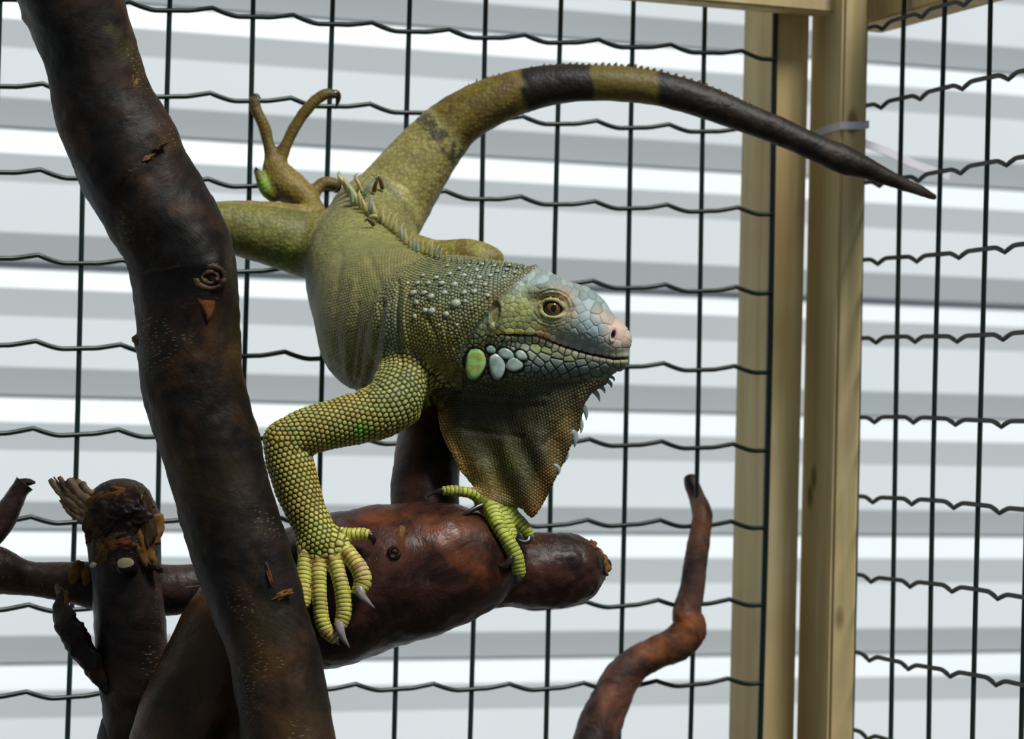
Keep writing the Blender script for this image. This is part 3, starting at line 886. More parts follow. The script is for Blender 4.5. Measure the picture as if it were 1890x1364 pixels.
def subdivide(V, Q):
    E = np.sort(np.stack([Q, np.roll(Q, -1, 1)], 2).reshape(-1, 2), 1)
    key = E[:, 0].astype(np.int64) * len(V) + E[:, 1]
    uk, inv = np.unique(key, return_inverse=True)
    a = uk // len(V); b = uk % len(V)
    em = (V[a] + V[b]) / 2; fc = V[Q].mean(1)
    e = inv.reshape(-1, 4) + len(V); f = np.arange(len(Q)) + len(V) + len(uk)
    V2 = np.vstack([V, em, fc])
    Q2 = np.vstack([np.stack([Q[:, i], e[:, i], f, e[:, i - 1]], 1) for i in range(4)])
    return V2, Q2

# orientation check: outward
vn = vnormals(V, Q)
ip = np.clip(((V + vn * 4 - G0) / H).round().astype(int), 0, GN - 1)
im = np.clip(((V - vn * 4 - G0) / H).round().astype(int), 0, GN - 1)
if (FIELD[tuple(ip.T)] < FIELD[tuple(im.T)]).mean() > 0.5: Q = Q[:, ::-1]
del FIELD
V = relax(V, Q, 1, 0.5)
V, Q = subdivide(V, Q)
V = relax(V, Q, 1, 0.6)
# which part of the body is each vertex on
def assign(V):
    best = np.full(len(V), 1e9); bid = np.zeros(len(V), int)
    for ci, (nm, C) in enumerate(CHAINS):
        P = C[:, :3]; R = C[:, 3]
        lo = (P - R[:, None]).min(0) - 30; hi = (P + R[:, None]).max(0) + 30
        sel = np.where(((V > lo) & (V < hi)).all(1))[0]
        if not len(sel): continue
        pv = V[sel]; bd = np.full(len(sel), 1e9)
        for i in range(len(P) - 1):
            ab = P[i + 1] - P[i]; l = np.linalg.norm(ab)
            t = np.clip(((pv - P[i]) @ ab) / (l * l), 0, 1)
            bd = np.minimum(bd, np.linalg.norm(pv - P[i] - t[:, None] * ab, axis=1) - (R[i] + t * (R[i + 1] - R[i])))
        mk = bd < best[sel]; best[sel[mk]] = bd[mk]; bid[sel[mk]] = ci
    return best, bid
NAMES = np.array([c[0] for c in CHAINS])
best, bid = assign(V)
vn1 = vnormals(V, Q)
# a second level on the near side of the front half, where single scales show
fcx = V[Q].mean(1)
fsel = (vn1[Q].mean(1)[:, 2] < 0.12) & (fcx[:, 2] < 330) & (fcx[:, 1] > 440) & ~np.isin(NAMES[bid[Q[:, 0]]], ['thigh', 'shin', 'tail', 'farthigh', 'fararm'])
QH, QR = Q[fsel], Q[~fsel]
E = np.sort(np.stack([QH, np.roll(QH, -1, 1)], 2).reshape(-1, 2), 1)
uk = np.unique(E[:, 0].astype(np.int64) * len(V) + E[:, 1])
V1 = V
V2, Q2 = subdivide(V, QH)
par = np.concatenate([np.arange(len(V)), (uk // len(V)).astype(int), QH[:, 0]])
# faces next to the finer part take the new edge midpoints as extra corners (n-gons), so the skin stays closed
ER = np.sort(np.stack([QR, np.roll(QR, -1, 1)], 2), 2)
kr = ER[:, :, 0].astype(np.int64) * len(V) + ER[:, :, 1]
pos = np.minimum(np.searchsorted(uk, kr), len(uk) - 1)
has = uk[pos] == kr
seam = has.any(1)
NG = []
for qd, hs, ps in zip(QR[seam], has[seam], pos[seam]):
    poly = []
    for i in range(4):
        poly.append(int(qd[i]))
        if hs[i]: poly.append(int(len(V) + ps[i]))
    NG.append(poly)
QR = QR[~seam]
V = V2; Q = np.vstack([QR, Q2])
_hv = np.unique(Q2)
Vs = relax(V, Q2, 2, 0.5)
edgev = np.unique(np.array([i for p in NG for i in p]))
mask = np.zeros(len(V), bool); mask[_hv] = True; mask[edgev] = False
V[mask] = Vs[mask]
VN = vnormals(V, Q)
nV = len(V)
best = best[par]; bid = bid[par]
cname = NAMES[bid].copy()
cname[best > 500] = 'neck'
x, y, z = V[:, 0], V[:, 1], V[:, 2]
dmid = dew_mid(x, y)
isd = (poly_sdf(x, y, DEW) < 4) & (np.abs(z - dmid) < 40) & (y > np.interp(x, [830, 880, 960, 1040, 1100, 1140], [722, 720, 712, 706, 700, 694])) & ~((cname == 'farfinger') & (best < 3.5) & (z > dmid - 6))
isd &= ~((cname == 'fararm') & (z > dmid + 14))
ishead = (x > 838 - (y - 560) * 0.05) & (y > 470) & (y < 735) & (z < 120) & ~isd & ~np.isin(cname, ['arm', 'torso', 'fararm', 'farthigh'])
# boundary head / neck: the fold running down from the crown
foldx = np.interp(y, [480, 495, 540, 590, 640, 700, 740], [985, 985, 925, 882, 848, 838, 830])
ishead &= x > foldx

# ---------------------------------------------------------------- scales of the head, cell by cell
mouth = np.array([(905, 621), (928, 618), (956, 619), (991, 620), (1007, 625.6), (1023, 633), (1039, 639), (1062, 646), (1086, 653), (1110, 658), (1134, 663), (1163, 661), (1185, 658)], float)
mx = lambda t: np.interp(t, mouth[:, 0], mouth[:, 1])
seeds = []
def seed_row(pts, step):
    P = np.array(pts, float); d = np.concatenate([[0], np.cumsum(np.linalg.norm(np.diff(P, axis=0), axis=1))])
    for s_ in np.arange(step / 2, d[-1], step):
        seeds.append((np.interp(s_, d, P[:, 0]) + random.uniform(-.6, .6), np.interp(s_, d, P[:, 1]) + random.uniform(-.5, .5), step * 0.5))
seed_row([(992, 613), (1010, 618), (1035, 630), (1062, 638), (1100, 648), (1135, 652), (1160, 650)], 12.5)      # upper lip
seed_row([(930, 612), (960, 613), (990, 612)], 19)
seed_row([(930, 625), (990, 627), (1010, 634), (1035, 646), (1062, 654), (1100, 664), (1135, 670), (1158, 668)], 13)   # lower lip
seed_row([(1000, 605), (1030, 617), (1060, 626), (1100, 635), (1125, 640)], 9)
seed_row([(968, 560), (980, 580), (995, 593), (1012, 602), (1030, 605), (1050, 603), (1060, 596)], 13)         # under the eye
for x_, y_ in [(1086, 560), (1098, 590), (1113, 610), (1078, 585), (1095, 612), (1072, 608), (1118, 585), (1060, 615), (1085, 628), (1108, 632)]:
    seeds.append((x_, y_, 9.0))
# jaw plates
for r_, (off, step, a, b) in enumerate([(22, 22, 965, 1130), (37, 24, 945, 1110), (51, 22, 950, 1095), (63, 18, 960, 1085)]):
    for i, xx in enumerate(np.arange(a + (r_ % 2) * 11, b, step)):
        seeds.append((xx + random.uniform(-2, 2), mx(xx) + off * (1 - 0.0012 * (xx - 960)) + random.uniform(-1.5, 1.5), step * 0.48))
CHEEK = [(877, 670, 21, 29, 0.0), (917, 676, 17, 23.5, -0.25), (949, 673, 17, 12.5, 0.3), (934, 653, 17, 9, 0.5), (906, 645, 10, 7, 0.6), (962, 656, 13, 8, 0.6)]
def seed_radius(px, py):
    r = 4.2
    if py < 560 and px > 940: r = 4.6
    if px > 1055: r = 7.0
    if px > 1100 and py < 620: r = 10.0
    if px < 965 and py > 600: r = 3.6
    if (px - 1019) ** 2 + ((py - 567) * 1.15) ** 2 < 36 ** 2: r = 3.0
    if px > 940 and py > 690: r = 3.4
    if py > mx(px) + 10 and px > 1090: r = 6.5
    if py > 705: r = 2.9
    return r
grid = {}
def near_ok(px, py, r):
    gx, gy = int(px // 12), int(py // 12)
    for i in range(-3, 4):
        for j in range(-3, 4):
            for (sx, sy, sr) in grid.get((gx + i, gy + j), ()):
                if (sx - px) ** 2 + (sy - py) ** 2 < (r + sr) ** 2 * 0.9: return False
    return True
for s_ in seeds: grid.setdefault((int(s_[0] // 12), int(s_[1] // 12)), []).append(s_)
rs = random.Random(2)
for _ in range(26000):
    px, py = rs.uniform(815, 1185), rs.uniform(475, 745)
    r = seed_radius(px, py)
    if near_ok(px, py, r):
        seeds.append((px, py, r)); grid.setdefault((int(px // 12), int(py // 12)), []).append((px, py, r))
SA = np.array(seeds)
kd = KDTree(len(SA))
for i, s_ in enumerate(SA): kd.insert((s_[0], s_[1], 0), i)
kd.balance()
hidx = np.where((x > 820) & (x < 1190) & (y > 478) & (y < 735) & (z < 60) & (VN[:, 2] < 0.35))[0]
F1 = np.zeros(len(hidx)); F2 = np.zeros(len(hidx)); SID = np.zeros(len(hidx), int)
for n_, i in enumerate(hidx):
    r_ = kd.find_n((V[i, 0], V[i, 1], 0), 2)
    F1[n_] = r_[0][2]; F2[n_] = r_[1][2]; SID[n_] = r_[0][1]
headw = np.zeros(nV); headw[hidx] = 1.0
headw *= smoothstep(0, 14, x - foldx) * (1 - smoothstep(690, 728, y)) * ishead
# shape of each plate
disp = np.zeros(nV); groove = np.zeros(nV); rnd = np.zeros(nV)
edge = (F2 - F1) * 0.5
g_ = 1 - smoothstep(0.2, 1.7, edge)
sr = SA[SID, 2]
groove[hidx] = g_
big = smoothstep(3, 10, sr)
disp[hidx] = (-1.3 * g_ * (0.6 + big) + 0.8 * (1 - (F1 / (sr * 1.6)) ** 2).clip(0, 1) * (0.5 + big))
rnd[hidx] = np.random.default_rng(4).random(len(SA))[SID]
disp *= headw * np.where(y > mx(x) - 3, 1.0, 0.55)
# fewer seams on the smooth nose and the eyelids
nose = np.exp(-(((x - 1140) / 22) ** 2 + ((y - 618) / 26) ** 2))
eyed = np.sqrt(((x - 1020) / 1.15) ** 2 + (y - 567) ** 2)
calm = (1 - 0.6 * smoothstep(0.35, 0.7, nose)) * (1 - 0.85 * (1 - smoothstep(24, 32, eyed)))
disp *= calm; groove *= calm
face = (VN[:, 2] < 0.3)
# folds round the eye
rings = np.cos(eyed * 2 * math.pi / 7.0) * np.exp(-((eyed - 31) / 6.0) ** 2)
disp += headw * 0.6 * rings
def polydist(P, X_, Y_):
    d = np.full(X_.shape, 1e9); tt = np.zeros(X_.shape); L = 0
    for i in range(len(P) - 1):
        a = np.array(P[i], float); e_ = np.array(P[i + 1], float) - a; l = np.linalg.norm(e_)
        t = np.clip(((X_ - a[0]) * e_[0] + (Y_ - a[1]) * e_[1]) / (l * l), 0, 1)
        dd = np.hypot(X_ - a[0] - t * e_[0], Y_ - a[1] - t * e_[1])
        mk = dd < d; d[mk] = dd[mk]; tt[mk] = (L + t * l)[mk]; L += l
    return d, tt
hs = np.where(headw > 0)[0]
md = np.full(nV, 1e9); md[hs], _ = polydist(mouth, x[hs], y[hs])
mw = np.interp(x, [915, 950, 990, 1060, 1120, 1165], [0.8, 2.4, 1.6, 1.4, 2.0, 2.6])
mouthw = (1 - smoothstep(0.5, 1.3, md / mw)) * (x > 915)
disp = disp * (1 - mouthw) - 5.5 * mouthw
lipup = np.exp(-((md - 6) / 4.0) ** 2) * (x > 930); disp += 1.0 * lipup * (headw > 0)
# nostril
ca, sa = math.cos(0.25), math.sin(0.25)
nx_ = ((x - 1132) * ca + (y - 617.5) * sa); ny_ = (-(x - 1132) * sa + (y - 617.5) * ca)
nd = np.sqrt((nx_ / 3.6) ** 2 + (ny_ / 8.2) ** 2)
nostr = (1 - smoothstep(0.75, 1.1, nd)) * face * (headw > 0)
disp += -9 * nostr + 2.2 * np.exp(-((nd - 1.55) / 0.4) ** 2) * (headw > 0)
# ear: a shallow drum with a rim
ed = np.sqrt(((x - 914 - (y - 578) * -0.12) / 9.5) ** 2 + ((y - 578) / 22) ** 2)
ear = (1 - smoothstep(0.7, 1.05, ed)) * (headw > 0)
disp = disp * (1 - 0.8 * ear) - 5.5 * ear + 1.8 * np.exp(-((ed - 1.25) / 0.25) ** 2) * (headw > 0)
# folds of loose skin: (points, width, depth); negative depth sinks
FOLDS = [([(630, 470), (618, 560), (622, 650)], 7, -2.5), ([(655, 520), (640, 600), (640, 690)], 6, 2.5), ([(662, 560), (655, 640), (650, 700)], 4, -2.5), ([(680, 470), (700, 520), (706, 560)], 8, -3), ([(988, 494), (955, 512), (925, 540), (900, 566), (880, 592), (850, 640), (835, 690)], 4.5, 4.5), ([(968, 520), (935, 545), (908, 575), (886, 600), (862, 640)], 4, -3.5), ([(975, 492), (915, 535), (870, 585), (838, 640)], 5, -4.0),
         ([(895, 575), (872, 605), (852, 640), (842, 668)], 3, 2.0), ([(735, 520), (732, 570), (734, 620), (742, 680)], 4, -4), ([(748, 530), (745, 590), (752, 650)], 5, 3), ([(790, 590), (805, 620), (815, 660), (822, 690)], 4, -3), ([(822, 575), (824, 620), (830, 655)], 3.5, -2.5),
         ([(705, 560), (695, 620), (690, 670), (676, 715)], 6, -5), ([(690, 540), (672, 620), (664, 690), (652, 725)], 5, -2.5), ([(718, 560), (712, 620), (704, 680)], 4, 3),
         ([(850, 695), (832, 722), (806, 748)], 13, -15), ([(812, 680), (804, 720), (790, 765)], 12, -15), ([(770, 650), (790, 690), (800, 720)], 6, -6), ([(870, 716), (920, 724), (970, 724)], 8, -6), ([(845, 700), (900, 722), (960, 730), (1010, 728)], 5, -3.5), ([(830, 735), (890, 745), (950, 752), (1000, 748)], 7, -3), ([(850, 790), (905, 800), (960, 806)], 6, -2.5), ([(1060, 735), (1035, 780), (1005, 820)], 6, -2.5),
         ([(690, 745), (680, 775), (668, 805)], 4, -3), ([(705, 720), (690, 700), (660, 715)], 4, -2.5), ([(540, 838), (560, 830), (585, 832)], 4, -2)]
for P, wd, dp in FOLDS:
    d, _ = polydist(P, x, y)
    disp += dp * np.exp(-(d / wd) ** 2) * face * (z < 330) * ~np.isin(cname, ['farfinger', 'finger'])
# the body: fine unevenness
disp += np.where(headw > 0.3, 0.25, 0.9) * noise3(V, 0.05, 3) + 0.35 * noise3(V, 0.16, 8)
dewcol = isd & face
disp += np.where(isd, 1.6 * noise3(V * np.array([1, .35, .3]), 0.06, 5), 0)
# ragged back of the throat flap

# ---------------------------------------------------------------- rows of scales everywhere else
PITCH = {'torso': 6.6, 'neck': 6.8, 'head': 6.6, 'tail': 11, 'thigh': 9, 'shin': 9, 'hindfoot': 9, 'hindtoe': 9, 'farthigh': 9, 'arm': 10.0, 'forearm': 10.4, 'finger': 10.5, 'fararm': 10, 'farfinger': 10.5, 'flap': 5.6}
NEAR = ['torso', 'neck', 'head', 'arm', 'forearm', 'finger', 'farfinger']
cand = np.where((VN[:, 2] < 0.55) & (np.isin(cname, NEAR) | isd) & (z < 340) & (headw < 0.6))[0]
kdv = KDTree(len(cand))
for n_, i in enumerate(cand): kdv.insert(V[i], n_)
kdv.balance()
SP = []; SPR = []; hsh = {}
def try_seed(p, r):
    c = (int(p[0] // 12), int(p[1] // 12), int(p[2] // 12))
    for i in (-1, 0, 1):
        for j in (-1, 0, 1):
            for k_ in (-1, 0, 1):
                for q_ in hsh.get((c[0] + i, c[1] + j, c[2] + k_), ()):
                    rr_ = (r + q_[3]) * 0.5
                    if (p[0] - q_[0]) ** 2 + (p[1] - q_[1]) ** 2 + (p[2] - q_[2]) ** 2 < rr_ * rr_: return
    hsh.setdefault(c, []).append((p[0], p[1], p[2], r)); SP.append(p); SPR.append(r)
part = cname.copy(); part[isd] = 'flap'
# flap: rows run down and forward
for i in range(-60, 90):
    for j in range(-60, 90):
        gx = 940 + (i + 0.5 * (j % 2)) * 5.8; gy = 830 + j * 5.0
        # rows bend along the free edge
        ang = 0.35 + 0.0016 * (gx - 940)
        px_ = 940 + (gx - 940) * math.cos(ang) - (gy - 830) * math.sin(ang); py_ = 830 + (gx - 940) * math.sin(ang) + (gy - 830) * math.cos(ang)
        if not (795 < px_ < 1140 and 690 < py_ < 965): continue
        co, n_, d_ = kdv.find((px_, py_, float(dew_mid(np.array(px_), np.array(py_))) - 9))
        if d_ < 12 and part[cand[n_]] == 'flap': try_seed(np.array(co), 4.0)
for nm, C in CHAINS:
    if nm not in NEAR or nm == 'head': continue
    pt = PITCH[nm]; wide = 2.1 if nm in ('finger', 'farfinger') else 1.0
    D = np.concatenate([[0], np.cumsum(np.linalg.norm(np.diff(C[:, :3], axis=0), axis=1))])
    av = np.array([0, 0, -1.0]); 
    step = pt * 0.87
    for i, u_ in enumerate(np.arange(step * .5, D[-1] + C[-1, 3] * 0.6, step)):
        c = np.array([np.interp(u_, D, C[:, k_]) for k_ in range(4)])
        c2 = np.array([np.interp(min(u_ + 2, D[-1]), D, C[:, k_]) for k_ in range(3)]); c1 = np.array([np.interp(max(min(u_, D[-1]) - 2, 0), D, C[:, k_]) for k_ in range(3)])
        ax = (c2 - c1) / max(1e-6, np.linalg.norm(c2 - c1))
        if u_ > D[-1]: c[:3] = c[:3] + ax * (u_ - D[-1])
        av = av - ax * av.dot(ax); av /= np.linalg.norm(av); bv = np.cross(ax, av)
        nn = max(4, int(round(2 * math.pi * c[3] / (pt * wide))))
        for j in range(nn):
            th_ = 2 * math.pi * (j + (0.5 if wide == 1 else 0.16) * (i % 2)) / nn
            p = c[:3] + (av * math.cos(th_) + bv * math.sin(th_)) * c[3]
            co, n_, d_ = kdv.find(p)
            if d_ < 34 and part[cand[n_]] == nm: try_seed(np.array(co), pt * 0.72)
ro = np.random.default_rng(8).permutation(cand)[:120000]
for i in ro:
    pt = PITCH.get(part[i], 7)
    try_seed(V[i], pt * (1.5 if part[i] in ('finger', 'farfinger') else 0.86))
SP = np.array(SP)
kds = KDTree(len(SP))
for i, p in enumerate(SP): kds.insert(p, i)
kds.balance()
G1_ = np.zeros(len(cand)); G2_ = np.zeros(len(cand)); GI = np.zeros(len(cand), int)
for n_, i in enumerate(cand):
    r_ = kds.find_n(V[i], 2)
    G1_[n_] = r_[0][2]; G2_[n_] = r_[1][2]; GI[n_] = r_[0][1]
pit = np.array([PITCH.get(p_, 7) for p_ in part[cand]])
eg = (G2_ - G1_) * 0.5 / pit
FDISP = []
body_groove = np.zeros(nV); body_rnd = np.zeros(nV) + 0.5; bodyw = np.zeros(nV)
bodyw[cand] = 1 - headw[cand]
limbv = np.isin(part[cand], ['arm', 'forearm'])
body_groove[cand] = 1 - smoothstep(np.where(limbv, 0.08, 0.06), np.where(limbv, 0.22, 0.2), eg)
body_rnd[cand] = np.random.default_rng(6).random(len(SP))[GI]
# toes carry broad bands instead
for ci, (nm, C) in enumerate(CHAINS):
    if nm not in ('finger', 'farfinger', 'hindtoe'): continue
    sel = np.where((bid == ci) & ~isd)[0]
    if not len(sel): continue
    P = C[:, :3]; pv = V[sel]; bd = np.full(len(sel), 1e9); bu = np.zeros(len(sel)); bt = np.zeros(len(sel)); br_ = np.ones(len(sel)); L = 0.0
    for i in range(len(P) - 1):
        ab = P[i + 1] - P[i]; l = np.linalg.norm(ab); ax = ab / l
        t = ((pv - P[i]) @ ab) / (l * l)
        tc_ = np.clip(t, 0, 1); qv = pv - P[i] - tc_[:, None] * ab
        d = np.linalg.norm(qv, axis=1)
        a = np.array([0, 0, -1.0]); a = a - ax * a.dot(ax); a /= np.linalg.norm(a); b = np.cross(ax, a)
        mk = d < bd
        bd[mk] = d[mk]; bu[mk] = (L + np.where((i == len(P) - 2) & (t > 1), t, tc_) * l)[mk]; bt[mk] = np.arctan2(qv @ b, qv @ a)[mk]; br_[mk] = C[i, 3]
        L += l
    ub = bu / 7.6 + 0.16 * np.cos(bt * 2)
    cell = np.floor(ub); du = (0.5 - np.abs(ub - cell - 0.5)) * 7.6
    off = 0.18 * (cell % 2)
    tb_ = (bt + 0.95 + off) / 1.9; tcell = np.floor(tb_); dt = (0.5 - np.abs(tb_ - tcell - 0.5)) * 1.9 * br_
    e_ = np.minimum(du, dt + 0.3)
    w_ = smoothstep(10, 24, bu) if nm == 'finger' else np.ones(len(sel))
    gr = 1 - smoothstep(0.25, 1.3, e_)
    h_ = np.modf(np.abs(np.sin(cell * 12.99 + tcell * 78.2 + ci * 3.1) * 4375.5))[0]
    body_groove[sel] = body_groove[sel] * (1 - w_) + gr * w_
    body_rnd[sel] = np.where(w_ > 0.5, h_, body_rnd[sel])
    bodyw[sel] = np.maximum(bodyw[sel], w_ * (0.4 if nm == 'hindtoe' else 1.0))
    FDISP.append((sel, w_, 0.6 * smoothstep(0, 3.0, e_) - 0.4))
soft = np.where(np.isin(part, ['torso']), 0.75 - 0.45 * smoothstep(140, 330, z), 1.0)
bodyw *= soft
dd = np.zeros(nV)
dd[cand] = pit * (0.13 * (1 - (G1_ / (pit * 0.62)) ** 2).clip(0, 1) - 0.09 * body_groove[cand])
for sel, w_, h_ in FDISP: dd[sel] = dd[sel] * (1 - w_) + h_ * w_
disp += dd * bodyw
V = V + VN * disp[:, None]

# ---------------------------------------------------------------- colour (skin pigment, with some shade painted in)
def c3(r, g, b): return lin((r, g, b))
base = np.zeros((nV, 3))
PAL = {'head': (132, 142, 112), 'torso': (132, 126, 76), 'neck': (138, 137, 84), 'tail': (158, 150, 90), 'thigh': (120, 118, 56), 'shin': (138, 122, 60), 'hindfoot': (134, 112, 48), 'hindtoe': (112, 92, 36), 'farthigh': (142, 132, 60),
       'arm': (172, 168, 80), 'forearm': (182, 170, 74), 'finger': (196, 192, 88), 'fararm': (140, 136, 50), 'farfinger': (174, 182, 74)}
for nm, c in PAL.items(): base[cname == nm] = c3(*c)
def blend(w, c):
    global base
    w = np.clip(w, 0, 1)[:, None]
    base = base * (1 - w) + c3(*c)[None] * w
def blob(px, py, rx, ry, c, amt=1.0, sel=None, rot=0.0):
    ca, sa = math.cos(rot), math.sin(rot)
    dx = (x - px) * ca + (y - py) * sa; dy = -(x - px) * sa + (y - py) * ca
    w = np.exp(-((dx / rx) ** 2 + (dy / ry) ** 2)) * amt
    blend(w if sel is None else w * sel, c)
n1 = noise3(V, 0.02, 1); n2 = noise3(V, 0.06, 4); n3 = noise3(V, 0.2, 6)
notlimb = np.isin(cname, ['torso', 'neck', 'head'])
trunk_ = notlimb & ~isd & ~ishead
blend(0.45 * smoothstep(-0.1, 0.6, n1) * trunk_, (104, 112, 64))
blend(0.4 * smoothstep(0.0, 0.6, n2) * trunk_, (150, 150, 84))
blob(640, 440, 70, 50, (146, 146, 82), 0.7, trunk_)
blob(690, 330, 70, 60, (152, 150, 84), 0.5, cname == 'tail')
blob(600, 690, 26, 60, (120, 126, 60), 0.7, trunk_)
d_, _ = polydist([(610, 680), (616, 705), (626, 730)], x, y); blend(0.85 * np.exp(-(d_ / 5) ** 2) * (trunk_), (38, 46, 40))
blob(566, 520, 14, 40, (50, 58, 62), 0.8, (z > 250))
blob(830, 545, 70, 40, (118, 130, 112), 0.65, trunk_)
blob(900, 505, 70, 25, (120, 136, 124), 0.75, trunk_)
blob(785, 625, 50, 55, (158, 146, 62), 0.75, trunk_)
blob(800, 690, 40, 30, (150, 132, 56), 0.5, trunk_)
blob(722, 610, 16, 60, (108, 124, 108), 0.7, trunk_)
blob(748, 540, 6, 22, (164, 132, 72), 0.6, trunk_, 0.5)
# tail bands
tl = cname == 'tail'
tx = x + (y - 250) * -0.25 * (x < 930)
tb = lambda a, b, s_=10: smoothstep(a - s_, a + s_, x + 6 * n2 - (y - 170) * 0.15) * (1 - smoothstep(b - s_, b + s_, x + 6 * n2 - (y - 170) * 0.15))
blend(0.5 * tb(700, 830, 10) * smoothstep(-.2, .5, n2) * tl, (170, 160, 84))
dline, _ = polydist([(700, 330), (745, 375), (775, 425)], x, y); blend(0.6 * np.exp(-(dline / 7) ** 2) * tl, (86, 92, 62))
proj = (x - 800) * 0.72 - (y - 262) * 0.69
blend(smoothstep(-8, 6, proj) * (1 - smoothstep(26, 40, proj)) * smoothstep(-0.5, 0.25, n2 + n3 * .5) * tl * 0.9, (70, 68, 50))
blend(smoothstep(30, 48, proj) * tl, (112, 96, 34))
blend(0.8 * smoothstep(30, 48, proj) * smoothstep(0.0, .6, n2) * tl, (90, 72, 26))
blend(tb(966, 1098, 6) * tl, (20, 16, 11))
blend(tb(1098, 1214, 6) * tl, (100, 86, 28))
blend(smoothstep(1208, 1222, x) * tl, (26, 19, 13))
blend(0.6 * smoothstep(1230, 1330, x) * smoothstep(0.0, .5, n2) * tl, (58, 41, 28))
blend(smoothstep(1640, 1710, x) * tl, (92, 78, 66))
# limbs
armm = np.isin(cname, ['arm', 'forearm'])
blend(0.5 * smoothstep(-0.1, 0.5, n1) * armm, (178, 150, 66))
blend(0.5 * smoothstep(0.1, 0.6, n2) * armm, (150, 172, 72))
blob(740, 715, 45, 50, (120, 140, 84), 0.7, armm)
blob(665, 795, 14, 12, (110, 210, 60), 0.9, armm)
blob(585, 985, 50, 26, (176, 190, 66), 0.6, np.isin(cname, ['forearm', 'finger']))
fing = cname == 'finger'
blend(0.55 * smoothstep(0.0, 0.5, n2) * fing, (196, 172, 96))
for px, py in [(605, 1032), (640, 1025), (660, 1045), (578, 1035)]: blob(px, py, 9, 9, (170, 92, 50), 0.7, fing)
blob(606, 1172, 16, 12, (178, 136, 92), 0.7, fing); blob(672, 1050, 8, 20, (196, 160, 140), 0.6, fing)
blob(487, 345, 12, 22, (128, 190, 44), 0.8, np.isin(cname, ['hindtoe', 'hindfoot']))
blob(470, 186, 12, 10, (60, 52, 36), 0.8, cname == 'hindtoe'); blob(615, 175, 14, 14, (60, 46, 30), 0.7, cname == 'hindtoe'); blob(618, 345, 14, 12, (70, 60, 30), 0.8, cname == 'hindtoe')
blend(0.5 * smoothstep(0, .5, n1) * (cname == 'thigh'), (100, 96, 46)); blob(520, 470, 60, 25, (112, 140, 50), 0.5, cname == 'thigh')
blend(0.7 * smoothstep(0.0, .5, n2) * (cname == 'farthigh'), (112, 92, 44))
# throat flap: olive skin painted darker for the shade under the jaw, golden edges
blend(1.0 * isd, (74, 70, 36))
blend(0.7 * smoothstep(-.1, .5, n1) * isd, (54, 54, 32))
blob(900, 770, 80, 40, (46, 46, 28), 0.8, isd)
blob(900, 900, 70, 30, (134, 112, 44), 0.8, isd, 0.5); blob(850, 850, 16, 60, (184, 150, 74), 0.9, isd, -0.45); blob(815, 790, 12, 40, (178, 134, 60), 0.9, isd)
blob(1000, 900, 18, 60, (140, 104, 44), 0.85, isd, 0.4); blob(1040, 800, 22, 60, (152, 124, 62), 0.7, isd, 0.3); blob(985, 950, 20, 20, (140, 96, 42), 0.7, isd)
blob(1090, 720, 40, 14, (150, 136, 104), 0.7, isd, -0.5); blob(960, 720, 80, 14, (112, 118, 92), 0.8, isd); blob(930, 850, 40, 20, (116, 116, 56), 0.5, isd); blob(880, 920, 40, 12, (150, 110, 50), 0.6, isd)
# head
hd = ishead.astype(float)
blend(hd, (132, 142, 112))
blob(1010, 520, 75, 26, (138, 152, 152), 0.95, hd, 0.2); blob(1080, 560, 45, 35, (132, 150, 154), 0.95, hd); blob(1100, 605, 40, 30, (132, 150, 158), 0.95, hd); blob(1080, 635, 60, 22, (138, 152, 154), 0.9, hd)
blob(960, 570, 30, 26, (146, 152, 86), 0.9, hd); blob(950, 600, 36, 14, (146, 160, 100), 0.9, hd); blob(985, 600, 25, 14, (150, 156, 96), 0.8, hd)
blob(1000, 546, 24, 14, (140, 140, 92), 0.8, hd); blob(1040, 545, 14, 11, (206, 154, 112), 0.85, hd, 0.7); blob(1052, 575, 12, 16, (168, 140, 116), 0.7, hd)
blob(1138, 606, 20, 22, (206, 170, 158), 0.95, hd, 0.6); blob(1110, 582, 18, 10, (198, 168, 148), 0.7, hd, 0.6); blob(1147, 625, 17, 18, (206, 174, 162), 0.9, hd); blob(1156, 648, 16, 14, (150, 146, 128), 0.7, hd)
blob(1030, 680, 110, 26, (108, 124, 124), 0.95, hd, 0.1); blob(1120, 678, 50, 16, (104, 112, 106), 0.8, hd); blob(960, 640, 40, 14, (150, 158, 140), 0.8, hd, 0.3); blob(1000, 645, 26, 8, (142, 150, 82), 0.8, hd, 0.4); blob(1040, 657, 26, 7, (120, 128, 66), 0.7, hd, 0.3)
blob(900, 630, 40, 26, (142, 148, 92), 0.9, hd); blob(945, 614, 40, 5, (196, 184, 96), 0.95, hd); blob(1018, 627, 34, 7, (212, 182, 136), 0.9, hd, 0.45); blob(1003, 614, 9, 9, (186, 130, 72), 0.8, hd)
blob(914, 578, 10, 22, (128, 112, 62), 0.9, hd); blob(935, 575, 14, 26, (150, 146, 88), 0.6, hd)
blob(1019, 568, 34, 28, (158, 146, 88), 0.75, hd); blend(0.35 * hd * np.exp(-((eyed - 20) / 4.0) ** 2), (172, 164, 104)); blend(0.35 * hd * np.exp(-((eyed - 26.5) / 1.6) ** 2), (84, 74, 44)); blend(0.3 * hd * np.exp(-((eyed - 33) / 1.6) ** 2), (92, 84, 56))
d_, t_ = polydist([(990, 493), (955, 512), (925, 541), (898, 566)], x, y); blend((0.45 + 0.3 * n2) * np.exp(-(d_ / 3.5) ** 2) * (x > 860) * (z < 60), (140, 112, 66))
lipl = np.exp(-((md - 5.2) / 1.6) ** 2) * (y > mx(x)) * (x > 990); blend(0.75 * lipl * hd, (202, 182, 122))
blend(0.85 * hd * smoothstep(676, 712, y) * (x > 850) * (x < 1130), (70, 72, 52))
